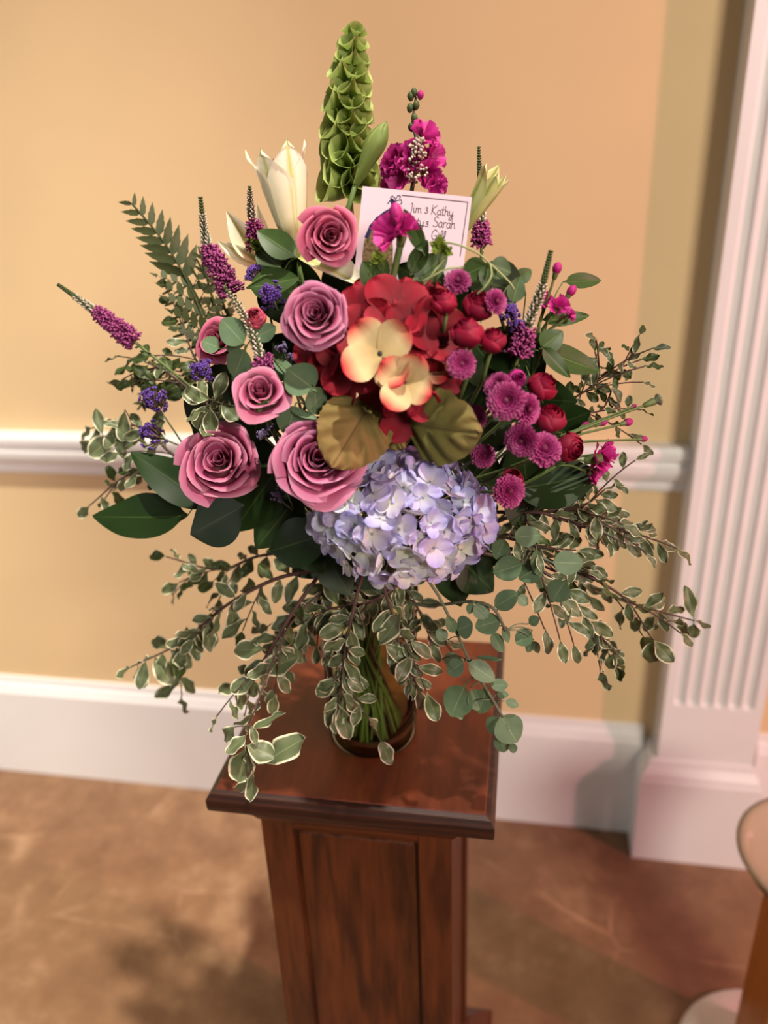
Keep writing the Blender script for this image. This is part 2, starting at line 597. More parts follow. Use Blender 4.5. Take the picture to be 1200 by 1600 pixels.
def pilaster():
    yf = 1.455
    z0, z1 = 0.265, 3.4
    fl0 = 0.432                       # where the flutes begin
    nfl = 6
    mar = 0.016
    wfl = (PX1 - PX0 - 2 * mar) / nfl
    xs = [PX0]
    for k in range(nfl):
        c = PX0 + mar + (k + 0.5) * wfl
        for q in range(-4, 5):
            xs.append(c + q / 4 * wfl * 0.40)
    xs.append(PX1)
    zs = [z0, fl0 - 0.02] + [fl0 - 0.012 + 0.002 * i for i in range(9)] + [fl0 + 0.02, 1.0, 1.7, z1]

    def depth(x, z):
        for k in range(nfl):
            c = PX0 + mar + (k + 0.5) * wfl
            r = wfl * 0.40
            d = (x - c) / r
            if abs(d) <= 1.0001:
                zz = fl0 + (1 - math.sqrt(max(0, 1 - d * d))) * -0.0
                e = math.sqrt(max(0, 1 - d * d))
                start = fl0 - r * 0.9 * e
                t = min(1, max(0, (z - start) / 0.006))
                return 0.010 * e * t
        return 0
    mb = MB()
    v = [(x, yf + depth(x, z), z) for z in zs for x in xs]
    nx = len(xs)
    f = [(j * nx + i, j * nx + i + 1, (j + 1) * nx + i + 1, (j + 1) * nx + i) for j in range(len(zs) - 1) for i in range(nx - 1)]
    mb.add(v, f)
    # returns (left, right) and back
    mb.add([(PX0, yf, z0), (PX0, YW, z0), (PX0, YW, z1), (PX0, yf, z1)], [(0, 3, 2, 1)])
    mb.add([(PX1, yf, z0), (PX1, YW, z0), (PX1, YW, z1), (PX1, yf, z1)], [(0, 1, 2, 3)])
    root = struct('trim_3', mb.mesh('fluted_shaft', MT['white'], False))
    # plinth block with a chamfered cap
    p = MB()
    X0, X1, yq = 0.288, 0.542, 1.430

    def ring(x0, x1, y0, z):
        return [(x0, y0, z), (x1, y0, z), (x1, YW, z), (x0, YW, z)]
    levels = [(0, 0), (0, 0.228), (0.004, 0.236), (0.004, 0.243), (0.016, 0.262), (0.018, 0.274), (0.026, 0.278)]
    v = []
    for ins, z in levels:
        v += ring(X0 + ins, X1 - ins, yq + ins, z)
    f = []
    for j in range(len(levels) - 1):
        for i in range(4):
            f.append((j * 4 + i, j * 4 + (i + 1) % 4, j * 4 + 4 + (i + 1) % 4, j * 4 + 4 + i))
    f.append(tuple(len(v) - 4 + i for i in range(4)))
    p.add(v, f)
    struct('plinth_block', p.mesh('plinth_block', MT['white'], False), root)


pilaster()


# ------------------------------------------------------------------ pedestal
def frustum(levels, cx, cy):
    """stack of rectangles (half x, half y, z)"""
    mb = MB()
    v = []
    for hx, hy, z in levels:
        v += [(cx - hx, cy - hy, z), (cx + hx, cy - hy, z), (cx + hx, cy + hy, z), (cx - hx, cy + hy, z)]
    f = []
    for j in range(len(levels) - 1):
        for i in range(4):
            f.append((j * 4 + i, j * 4 + (i + 1) % 4, j * 4 + 4 + (i + 1) % 4, j * 4 + 4 + i))
    f.append((3, 2, 1, 0))
    f.append(tuple(len(v) - 4 + i for i in range(4)))
    mb.add(v, f)
    return mb


PCX, PCY = -0.166, 0.764
ped = thing('pedestal', 'dark stained wooden pedestal with recessed panels carrying the flower vase', 'pedestal', (PCX, PCY, 0))
part('plinth', frustum([(0.150, 0.172, 0), (0.150, 0.172, 0.118), (0.144, 0.166, 0.128), (0.120, 0.146, 0.142), (0.112, 0.138, 0.146)], PCX, PCY).mesh('plinth', MT['wood_h'], False), ped)
SX, SY = 0.107, 0.134
part('core', frustum([(SX - 0.008, SY - 0.008, 0.12), (SX - 0.008, SY - 0.008, 0.86)], PCX, PCY).mesh('core', MT['wood_v'], False), ped)


def bevbox(lo, hi, bv=0.0025):
    x0, y0, z0 = lo
    x1, y1, z1 = hi
    return frustum([((x1 - x0) / 2 - bv, (y1 - y0) / 2 - bv, z0), ((x1 - x0) / 2, (y1 - y0) / 2, z0 + bv), ((x1 - x0) / 2, (y1 - y0) / 2, z1 - bv), ((x1 - x0) / 2 - bv, (y1 - y0) / 2 - bv, z1)], (x0 + x1) / 2, (y0 + y1) / 2)


ZS0, ZS1 = 0.14, 0.862
for sx in (-1, 1):
    for sy in (-1, 1):
        x0 = PCX + sx * SX
        y0 = PCY + sy * SY
        lo = (min(x0, x0 - sx * 0.036), min(y0, y0 - sy * 0.036), ZS0)
        hi = (max(x0, x0 - sx * 0.036), max(y0, y0 - sy * 0.036), ZS1)
        part('stile', bevbox(lo, hi, 0.003).mesh('stile', MT['wood_v'], False), ped)
for sy in (-1, 1):
    ya, yb = sorted((PCY + sy * (SY - 0.001), PCY + sy * (SY - 0.02)))
    for z0, z1 in ((0.825, ZS1), (ZS0, 0.19)):
        part('rail', bevbox((PCX - SX + 0.036, ya, z0), (PCX + SX - 0.036, yb, z1)).mesh('rail', MT['wood_h'], False), ped)
    part('panel', bevbox((PCX - SX + 0.041, min(PCY + sy * (SY - 0.006), PCY + sy * (SY - 0.02)), 0.195), (PCX + SX - 0.041, max(PCY + sy * (SY - 0.006), PCY + sy * (SY - 0.02)), 0.82), 0.004).mesh('panel', MT['wood_v'], False), ped)
for sx in (-1, 1):
    xa, xb = sorted((PCX + sx * (SX - 0.001), PCX + sx * (SX - 0.02)))
    for z0, z1 in ((0.825, ZS1), (ZS0, 0.19)):
        part('rail', bevbox((xa, PCY - SY + 0.036, z0), (xb, PCY + SY - 0.036, z1)).mesh('rail', MT['wood_v'], False), ped)
    xa, xb = sorted((PCX + sx * (SX - 0.006), PCX + sx * (SX - 0.02)))
    part('panel', bevbox((xa, PCY - SY + 0.041, 0.195), (xb, PCY + SY - 0.041, 0.82), 0.004).mesh('panel', MT['wood_v'], False), ped)
part('moulding', frustum([(SX + 0.002, SY + 0.002, 0.840), (SX + 0.006, SY + 0.006, 0.848), (SX + 0.014, SY + 0.010, 0.854), (SX + 0.026, SY + 0.018, 0.862), (SX + 0.034, SY + 0.024, 0.872)], PCX, PCY).mesh('moulding', MT['wood_h'], False), ped)
TX, TY = 0.153, 0.166
part('top_edge', frustum([(TX - 0.008, TY - 0.008, 0.870), (TX - 0.001, TY - 0.001, 0.875), (TX, TY, 0.880), (TX, TY, 0.890), (TX - 0.004, TY - 0.004, 0.8965), (TX - 0.010, TY - 0.010, 0.8988)], PCX, PCY).mesh('top_edge', MT['wood_dark'], False), ped)
part('top', frustum([(TX - 0.0085, TY - 0.0085, 0.8975), (TX - 0.0105, TY - 0.0105, 0.900)], PCX, PCY).mesh('top', MT['wood_top'], False), ped)

# ------------------------------------------------------------------ bowl stand at the right edge
BS = Vector((0.475, 0.955, 0))
bst = thing('bowl_stand', 'honey oak post stand with white round base and shallow bowl at right edge', 'stand', BS)
part('base', MB().lathe([(0.0, 0), (0.165, 0), (0.165, 0.014), (0.158, 0.022), (0.13, 0.026), (0.06, 0.032), (0, 0.032)], 40, BS).mesh('base', MT['white']), bst)
part('post', frustum([(0.058, 0.058, 0.03), (0.058, 0.058, 0.455), (0.066, 0.066, 0.470), (0.066, 0.066, 0.474)], BS.x, BS.y).mesh('post', MT['oak'], False), bst)
MT['bowl'] = plain('pale_ceramic', srgb(168, 152, 128), 0.2, nscale=9, var=0.12)
part('bowl', MB().lathe([(0.0, 0.475), (0.05, 0.475), (0.085, 0.480), (0.110, 0.500), (0.122, 0.530), (0.130, 0.534), (0.130, 0.538), (0.120, 0.539), (0.112, 0.532), (0.102, 0.505), (0.080, 0.488), (0.04, 0.483), (0, 0.483)], 40, (BS.x, BS.y, 0)).mesh('bowl', MT['bowl']), bst)

# ------------------------------------------------------------------ vase
VX, VY, VZ = -0.158, 0.718, 0.9
vase = thing('glass_vase', 'clear greenish glass cylinder vase of stems standing on the pedestal', 'vase', (VX, VY, VZ))
R0 = 0.0505
prof = [(0, 0.0), (R0 - 0.006, 0.0), (R0 - 0.001, 0.004), (R0, 0.012), (R0 + 0.0005, 0.05), (R0 + 0.002, 0.15), (R0 + 0.003, 0.182), (R0 + 0.005, 0.186), (R0 + 0.005, 0.190), (R0 + 0.001, 0.192),
        (R0 - 0.001, 0.188), (R0 - 0.002, 0.15), (R0 - 0.0035, 0.05), (R0 - 0.004, 0.016), (R0 - 0.010, 0.010), (0, 0.008)]
part('glass_body', MB().lathe(prof, 48, (VX, VY, VZ)).mesh('glass_body', MT['glass']), vase)
rw = R0 - 0.0045
part('water', MB().lathe([(0, 0.0108), (rw - 0.008, 0.0112), (rw, 0.018), (rw + 0.001, 0.138), (0, 0.138)], 40, (VX, VY, VZ)).mesh('water', MT['water']), vase)

NECK = Vector((VX, VY, 1.085))


def bez(p0, p1, p2, p3, n):
    o = []
    for i in range(n + 1):
        t = i / n
        s = 1 - t
        o.append(p0 * s ** 3 + p1 * 3 * s * s * t + p2 * 3 * s * t * t + p3 * t ** 3)
    return o


def catmull(pts, per=6):
    pts = [Vector(p) for p in pts]
    if len(pts) == 2:
        return [pts[0].lerp(pts[1], i / per) for i in range(per + 1)]
    P = [pts[0] * 2 - pts[1]] + pts + [pts[-1] * 2 - pts[-2]]
    o = []
    for i in range(1, len(P) - 2):
        for k in range(per):
            t = k / per
            a, b_, c, d = P[i - 1], P[i], P[i + 1], P[i + 2]
            o.append(0.5 * ((2 * b_) + (c - a) * t + (2 * a - 5 * b_ + 4 * c - d) * t * t + (3 * b_ - a - 3 * c + d) * t ** 3))
    o.append(pts[-1])
    return o


def stem_to_vase(p, back, reach=0.07):
    """stem path from a flower base p down through the vase neck to the bottom"""
    p = Vector(p)
    a = uni(0, 2 * PI)
    r = uni(0.006, 0.036)
    nk = NECK + Vector((math.cos(a) * r, math.sin(a) * r, uni(-0.01, 0.01)))
    a2 = a + PI + uni(-0.9, 0.9)
    bt = Vector((VX + math.cos(a2) * r, VY + math.sin(a2) * r, VZ + 0.0125))
    L = (p - nk).length
    up = Vector((nk.x - bt.x, nk.y - bt.y, nk.z - bt.z)).normalized()
    pts = bez(p, p + Vector(back).normalized() * min(reach, L * 0.45), nk + up * (L * 0.35), nk, 9)
    return pts + [nk.lerp(bt, 0.33), nk.lerp(bt, 0.66), bt]


def add_stem(root, p, back, rad=0.0017, mat='stem', reach=0.07):
    pts = stem_to_vase(p, back, reach)
    return part('stem', MB().tube(pts, rad, 6).mesh('stem', MT[mat]), root)


# ------------------------------------------------------------------ petals and blooms
def rose_template(seed, rings, close=0.0):
    rs = random.Random(seed)
    out = []
    th = rs.random() * 6
    for (n, R, zt, span, curl, zb) in rings:
        for k in range(n):
            th += 2 * PI / n if k else 1.1
            a0 = th + rs.uniform(-0.12, 0.12)
            Rk = R * rs.uniform(0.95, 1.05)
            ztk = zt + rs.uniform(-0.03, 0.03)
            ck = curl * rs.uniform(0.7, 1.35)
            ph = rs.uniform(0, 6)
            lean = 0.07 * R
            la = 1.0 + R * 3
            point = rs.uniform(0.0, 0.5)

            def fn(u, v, a0=a0, Rk=Rk, ztk=ztk, ck=ck, ph=ph, point=point, span=span, zb=zb):
                sp = 1.22 * span * (0.45 + 0.55 * math.sin(min(1.0, v / 0.62) * PI / 2))
                if v > 0.62:
                    sp *= 1 - 0.14 * ((v - 0.62) / 0.38) ** 2
                a = a0 + u * sp
                r = Rk * (0.30 + 0.70 * math.sin(min(1.0, v / 0.8) * PI / 2))
                z = zb + (ztk - zb) * v - (ztk - zb) * 0.20 * abs(u) ** 3.5 * v
                c = max(0.0, (v - 0.70) / 0.30)
                edge = 0.8 + 0.3 * math.sin(2.2 * u + ph) + point * (1 - abs(u)) * 0.6
                r += ck * c * c * edge
                z -= ck * 0.75 * c * c * c * edge
                r *= 1 - close * max(0.0, (v - 0.5) / 0.5) ** 1.4
                r *= 1 + 0.11 * u * (0.4 + v * 0.6)
                r += lean * math.cos(a - la) * v
                r += 0.018 * math.sin(5 * u + ph) * v * v
                z += 0.014 * math.sin(7 * u + ph * 2) * v * v
                return (r * math.cos(a), r * math.sin(a), z)
            mb = MB().sheet(10, 10, fn, lambda u, v: max(abs(u), v))
            out.append(mb.mesh('petal', None))
    return out


ROSE_OPEN = rose_template(3, [(2, 0.10, 0.0, 1.7, 0.02, -0.8), (3, 0.19, 0.01, 1.35, 0.03, -0.8), (3, 0.30, 0.0, 1.2, 0.05, -0.85), (4, 0.43, -0.03, 0.98, 0.09, -0.9), (4, 0.57, -0.08, 0.95, 0.14, -0.95), (5, 0.70, -0.17, 0.82, 0.20, -1.0), (5, 0.80, -0.32, 0.80, 0.26, -1.05)])
ROSE_OPEN2 = rose_template(11, [(2, 0.09, 0.02, 1.7, 0.02, -0.8), (3, 0.17, 0.02, 1.3, 0.03, -0.8), (3, 0.29, 0.0, 1.15, 0.06, -0.85), (4, 0.44, -0.05, 1.0, 0.12, -0.9), (4, 0.60, -0.13, 0.95, 0.18, -1.0), (5, 0.77, -0.28, 0.85, 0.26, -1.05)])
ROSE_TALL = rose_template(23, [(2, 0.10, 0.0, 1.7, 0.02, -1.0), (3, 0.20, 0.0, 1.3, 0.04, -1.1), (3, 0.34, -0.04, 1.15, 0.10, -1.2), (4, 0.52, -0.12, 1.0, 0.16, -1.4), (4, 0.68, -0.34, 0.98, 0.30, -1.6)])
ROSE_SPRAY = rose_template(31, [(2, 0.16, 0.0, 1.7, 0.02, -0.9), (3, 0.36, 0.02, 1.3, 0.03, -1.1), (3, 0.58, -0.02, 1.25, 0.08, -1.25), (4, 0.78, -0.14, 1.0, 0.16, -1.35)], 0.42)


def calyx_mesh():
    mb = MB()
    for k in range(5):
        a = 2 * PI * k / 5

        def fn(u, v, a=a):
            w = 0.16 * math.sin(PI * min(1, 0.25 + v * 0.75)) * (1 - v) + 0.012
            r = 0.10 + 0.55 * v ** 0.8
            z = -1.15 + 0.15 * v - 0.15 * v * v
            return (r * math.cos(a) - u * w * math.sin(a), r * math.sin(a) + u * w * math.cos(a), z)
        mb.sheet(2, 5, fn)
    mb.lathe([(0.05, -1.45), (0.14, -1.35), (0.2, -1.2), (0.26, -1.08), (0.2, -1.0)], 10)
    return mb.mesh('calyx', MT['stem'])


CALYX = calyx_mesh()


def rose(label, px, py, dy, rpx, dx, up, spin, tmpl, mat, tints, cat='rose', name='rose', group=None, sz=1.0, loose=None):
    c = A(px, py, dy)
    s = rpx * mpp(c)
    n = facing(c, dx, up)
    m = zbasis(n, spin)
    o = c - n * (s * 0.15 * sz) + n * s * 0.25
    basep = o - n * (s * 1.4 * sz)
    root = thing(name, label, cat, basep, group)
    wm = M4(o, m, (s, s, s * sz))
    for me in tmpl:
        t = random.choice(tints)
        q = uni(0.92, 1.06)
        part('petal', mm(me, MT[mat]), root, wm, (t[0] * q, t[1] * q, t[2] * q))
    part('calyx', CALYX, root, wm)
    add_stem(root, basep, -n, 0.0022 if rpx > 35 else 0.0015)
    return root


MAUVE = [(1, 1, 1), (1.0, 0.95, 1.0), (0.97, 0.98, 1.05)]
WARM = [(1.12, 0.92, 0.95), (1.08, 0.95, 0.97), (1.15, 0.85, 0.9)]
COOL = [(0.95, 1.02, 1.12), (1.0, 1.0, 1.06), (0.92, 0.96, 1.05)]
CR = [(1, 1, 1), (0.9, 0.9, 1.0), (1.1, 1, 1.05)]

GR = 'large roses of the bouquet'
rose('pink rose at the top, between the white lily and the gift card', 518, 366, 0.015, 47, 0.10, 0.10, 0.3, ROSE_OPEN2, 'rose', WARM, group=GR)
rose('mauve open rose just above left of the red silk flower head', 492, 487, -0.01, 52, -0.15, 0.22, 1.2, ROSE_OPEN, 'rose', COOL, group=GR)
rose('upright half open pink rose beside the round eucalyptus leaf', 406, 606, -0.02, 46, -0.05, 0.45, 2.0, ROSE_TALL, 'rose', MAUVE, group=GR, sz=0.85)
rose('largest dusky pink rose at lower left, above the dark leaves', 340, 716, -0.015, 65, -0.20, 0.20, 0.8, ROSE_OPEN2, 'rose', MAUVE, group=GR, sz=1.0)
rose('wide open mauve rose partly covered by the tan fabric leaf', 497, 712, -0.01, 72, 0.05, 0.18, 2.6, ROSE_OPEN, 'rose', COOL, group=GR, sz=0.9)
rose('pale pink rose at far left behind the round leaves', 332, 527, 0.03, 38, -0.55, 0.25, 1.5, ROSE_TALL, 'rose', WARM, group=GR, sz=0.9)
rose('small hot pink rose behind the pale veronica spike', 398, 492, 0.01, 24, -0.1, 0.35, 0.5, ROSE_SPRAY, 'coral', [(1, 1, 1)], 'rose', 'spray_rose')

GS = 'crimson spray roses'
for lab, px, py, dy, r, dx, up, sp in (
        ('crimson spray rose under the gift card, leftmost of the crimson ones', 692, 458, 0.0, 29, -0.2, 1.3, 0.2),
        ('crimson spray rose nearest the red silk flower, upright bud', 730, 502, -0.01, 36, -0.1, 1.5, 1.0),
        ('crimson spray rose bud left of the purple statice', 770, 518, -0.005, 30, 0.15, 1.2, 2.0),
        ('dark crimson spray rose half hidden behind the upper right buds', 748, 462, 0.02, 35, 0.2, 1.0, 2.4),
        ('upper of two crimson roses at the right edge under the green leaf', 858, 592, 0.0, 33, 0.9, 0.9, 0.9),
        ('lower of two crimson roses at the right edge beside the mums', 862, 640, -0.01, 34, 0.3, 1.2, 2.9),
        ('reddish pink open rose low on the right above the dark leaf', 902, 702, 0.0, 32, 0.9, -0.3, 1.7),
        ('small crimson rose behind the lowest magenta mum', 806, 742, 0.0, 24, 0.4, 0.5, 0.4)):
    rose(lab, px, py, dy, r, dx, up, sp, ROSE_SPRAY, 'crimson', CR, 'rose', 'spray_rose', GS)
rose('small hot pink bloom hanging behind the large magenta mum', 812, 590, 0.015, 20, 0.3, 0.1, 0.4, ROSE_SPRAY, 'magenta', [(0.9, 0.9, 0.9)], 'rose', 'spray_rose')


# hydrangea-type florets
def floret_petal(seed, cup=0.18, ruf=0.05, wid=0.5, sharp=1.0):
    rs = random.Random(seed)
    ph = rs.uniform(0, 6)

    def fn(u, v):
        v = math.sin(v * PI / 2)
        w = wid * (0.22 + 0.78 * math.sin(PI / 2 * min(1, v / 0.58)))
        w *= math.sqrt(max(0.0012, 1 - max(0, (v - 0.5) / 0.5) ** 2.3))
        z = cup * (v * v) * 0.9 - 0.12 * v + cup * 0.9 * u * u * w + ruf * math.sin(4 * u + ph) * v
        z -= 0.35 * max(0, v - 0.6) ** 2
        return (u * w, v, z)
    return MB().sheet(6, 8, fn).mesh('petal')


FP = [floret_petal(k) for k in range(4)]
EYE = MB().lathe([(0.0, -0.10), (0.05, -0.06), (0.09, 0.0), (0.085, 0.06), (0.04, 0.10), (0, 0.11)], 8).mesh('eye', MT['hyd_eye'])


def floret(root, c, n, s, spin, pmat, eye, tint, petals=4, tilt=0.0, name='floret', jitter=0.12):
    m = zbasis(n, spin)
    wm = M4(c, m, s)
    f = part(name, eye, root, wm, tint)
    for k in range(petals):
        a = 2 * PI * k / petals + uni(-jitter, jitter)
        r = m @ Matrix.Rotation(a, 3, 'Z') @ Matrix.Rotation(tilt + uni(-jitter, jitter), 3, 'X')
        q = uni(0.93, 1.05)
        part('petal', mm(random.choice(FP), MT[pmat]), f, M4(c + n * (0.03 * s * (k % 2)), r, s * uni(0.92, 1.06)), (tint[0] * q, tint[1] * q, tint[2] * q))
    return f


def hydrangea():
    c = at(630, 808, 0.600)
    root = thing('hydrangea', 'blue lavender hydrangea head below the red silk flower', 'hydrangea', c + Vector((0.0, 0.05, -0.05)))
    s0 = mpp(c)
    rx, ry, rz = 128 * s0, 0.062, 98 * s0
    n = 185
    tocam = (CAM - c).normalized()
    for k in range(n):
        z = 1 - 2 * (k + 0.5) / n
        a = k * 2.39996
        r = math.sqrt(1 - z * z)
        d = RIGHT * (r * math.cos(a)) - DOWN * z + tocam * (r * math.sin(a))
        if d.dot(tocam) < -0.12:
            continue
        q = 0.93 + 0.09 * rnd()
        p = c + RIGHT * (d.dot(RIGHT) * rx * q) - DOWN * (-d.dot(DOWN) * rz * q) + tocam * (d.dot(tocam) * ry * q)
        nn = (d + Vector((uni(-.7, .7), uni(-.7, .7), uni(-.7, .7)))).normalized()
        side = d.dot(RIGHT)
        if z < -0.45 and rnd() < 0.6:
            t = (1.06, 1.08, 0.93)
        elif side < -0.5 and rnd() < 0.55:
            t = (1.0, 1.06, 1.02)
        else:
            t = random.choice([(0.80, 0.82, 1.02), (0.90, 0.82, 1.02), (1.05, 0.90, 1.0), (0.88, 0.90, 1.06), (1.06, 1.0, 1.02), (0.84, 0.80, 1.04)])
        floret(root, p, nn, uni(0.0135, 0.0175) * (0.85 if z < -0.7 else 1), uni(0, 6), 'hydrangea', EYE, t, tilt=uni(-0.1, 0.6), jitter=0.25)
    core = MB()
    for k in range(60):
        z = 1 - 2 * (k + 0.5) / 60
        a = k * 2.39996
        r = math.sqrt(1 - z * z)
        d = Vector((r * math.cos(a), r * math.sin(a), z))
        core.tube([c + Vector((0, 0.02, -0.02)), c + Vector((d.x * rx * 0.6, d.y * ry * 0.6, d.z * rz * 0.6)), c + Vector((d.x * rx * 0.9, d.y * ry * 0.9, d.z * rz * 0.9))], 0.0009, 4)
    part('branchlets', core.mesh('branchlets', MT['stem']), root, kind='stuff')
    add_stem(root, c + Vector((0, 0.02, -0.02)), Vector((0, 0.4, -0.5)), 0.003)


hydrangea()


def silk_flower():
    c = at(596, 565, 0.612)
    root = thing('silk_hydrangea', 'red fabric hydrangea with two cream florets and tan fabric leaves', 'silk flower', c)
    s0 = mpp(c)
    big = 0.0265
    # px, py, dY towards the camera, size factor, dx, up, spin, mat, petals
    fl = [(594, 553, 0.060, 1.05, -0.25, 0.15, 0.62, 'silk_cream', 4), (632, 597, 0.066, 0.88, 0.05, -0.05, 0.95, 'silk_cream', 4),
          (560, 500, 0.030, 1.0, -0.35, 0.45, 0.2, 'silk_red', 4), (618, 488, 0.028, 1.05, 0.05, 0.6, 0.7, 'silk_red', 4),
          (510, 540, 0.028, 1.05, -0.7, 0.2, 0.3, 'silk_red', 4), (545, 570, 0.038, 1.0, -0.3, 0.0, 0.9, 'silk_red', 4),
          (528, 590, 0.030, 0.95, -0.5, -0.3, 0.5, 'silk_red', 4), (672, 520, 0.030, 1.0, 0.45, 0.4, 0.1, 'silk_red', 4),
          (660, 560, 0.036, 0.95, 0.4, 0.15, 0.7, 'silk_cream', 4), (676, 610, 0.034, 1.0, 0.6, -0.2, 0.4, 'silk_red', 4),
          (600, 628, 0.030, 1.0, -0.15, -0.5, 0.2, 'silk_red', 4), (640, 640, 0.034, 1.05, 0.15, -0.6, 0.8, 'silk_red', 4),
          (575, 520, 0.036, 0.95, -0.2, 0.3, 0.9, 'silk_red', 4), (640, 520, 0.038, 0.9, 0.25, 0.35, 0.4, 'silk_red', 4),
          (690, 565, 0.018, 0.95, 0.75, 0.0, 0.2, 'silk_red', 4), (590, 475, 0.010, 0.9, -0.1, 0.8, 0.5, 'silk_red', 4),
          (505, 570, 0.014, 0.9, -0.9, -0.1, 0.8, 'silk_red', 4), (655, 480, 0.012, 0.9, 0.4, 0.75, 0.2, 'silk_red', 4)]
    eye = MB().lathe([(0.0, -0.05), (0.08, -0.02), (0.09, 0.03), (0.06, 0.06), (0, 0.065)], 6).mesh('eye', MT['black'])
    for px, py, d, k, dx, up, sp, mat, npet in fl:
        p = at(px, py, 0.612 - d)
        n = facing(p, dx, up)
        t = (1, 1, 1) if mat == 'silk_cream' else random.choice([(1, 1, 1), (1.1, 1, 1), (0.85, 0.9, 0.9), (1.15, 1.3, 1.2)])
        floret(root, p, n, big * k * (1.0 if mat == 'silk_cream' else 1.05), sp, mat, eye, t, npet, tilt=uni(0.1, 0.4), jitter=0.15)
    core = MB()
    for px, py, d, k, dx, up, sp, mat, npet in fl:
        p = at(px, py, 0.612 - d)
        n = facing(p, dx, up)
        core.tube(bez(c + Vector((0, 0.03, -0.02)), c + Vector((0, 0.02, 0)), p - n * 0.03, p, 5), 0.001, 4)
    part('floret_stalks', core.mesh('floret_stalks', MT['stem']), root)
    add_stem(root, c + Vector((0, 0.03, -0.02)), Vector((0, 0.4, -0.6)), 0.0025, 'stem')
    # fabric leaves: base px, tip px, dY base/tip, width factor, roll, material, label
    for bx, by, tx, ty, d0, d1, wf, roll, mat, lab in (
            (578, 632, 520, 728, 0.040, 0.078, 0.84, 0.05, 'silk_leaf', 'tan fabric leaf'),
            (640, 662, 742, 682, 0.036, 0.066, 0.84, 0.30, 'silk_leaf_green', 'olive fabric leaf'),
            (600, 490, 535, 448, 0.015, 0.0, 0.8, -0.3, 'silk_leaf_green', None),
            (650, 480, 668, 448, 0.015, 0.0, 0.8, -0.3, 'silk_leaf', None),
            (600, 640, 628, 700, 0.015, 0.035, 0.8, 0.0, 'silk_leaf_green', None)):
        p0, p1 = at(bx, by, 0.612 - d0), at(tx, ty, 0.612 - d1)
        y = p1 - p0
        L = y.length
        z = facing(p0, 0.0, -roll)
        part('fabric_leaf', mm(SILKLEAF, MT[mat]), root, M4(p0, basis(y, z), (L * wf, L, L)), label=lab)


def silk_leaf_mesh():
    def fn(u, v):
        w = 0.60 * math.sin(PI * min(1, 0.16 + 0.84 * v ** 0.85)) ** 0.55 + 0.01
        w *= 1 + 0.025 * math.sin(v * 60)
        x = u * w
        y = v + 0.12 * abs(u) * (0.4 - v) * 0.6
        z = -0.10 * abs(u) ** 1.5 * 0.9 + 0.10 * v - 0.24 * v * v
        z += 0.030 * math.sin((v * 7.5 - abs(u) * 2.6) * PI) * min(1, abs(u) * 3)   # pressed side veins
        z -= 0.03 * max(0, 1 - abs(u) * 8)
        return (x, y, z)
    return MB().sheet(24, 30, fn).mesh('fabric_leaf')


SILKLEAF = silk_leaf_mesh()
silk_flower()


# button mums
def mum_meshes():
    rs = random.Random(5)
    mb = MB()
    for ring in range(8):
        n = (13, 16, 20, 23, 25, 26, 27, 26)[ring]
        L = 0.16 + 0.115 * ring
        el = math.radians(78 - ring * 12.5)
        for k in range(n):
            a = 2 * PI * (k + 0.5 * (ring % 2)) / n + rs.uniform(-0.05, 0.05)
            e = el + rs.uniform(-0.09, 0.09)
            Lk = L * rs.uniform(0.92, 1.05)
            w = 0.055 + 0.008 * ring

            def fn(u, v, a=a, e=e, Lk=Lk, w=w):
                ww = w * (0.45 + 0.75 * math.sin(PI * min(1, 0.15 + 0.75 * v)))
                rr = 0.06 + Lk * v * math.cos(e)
                zz = Lk * v * math.sin(e) * 0.85 + 0.16 * u * u * w * 4 + 0.05 * v * v - 0.2
                return (rr * math.cos(a) - u * ww * math.sin(a), rr * math.sin(a) + u * ww * math.cos(a), zz)
            mb.sheet(2, 3, fn)
    bl = mb.mesh('ray_petals', MT['mum'])
    ce = MB().lathe([(0, 0.12), (0.12, 0.10), (0.2, 0.03), (0.24, -0.1), (0.2, -0.25)], 12).mesh('center', MT['mum_dark'])
    cx = MB().lathe([(0.42, -0.22), (0.3, -0.34), (0.12, -0.42), (0.05, -0.5)], 12).mesh('calyx', MT['stem'])
    return bl, ce, cx


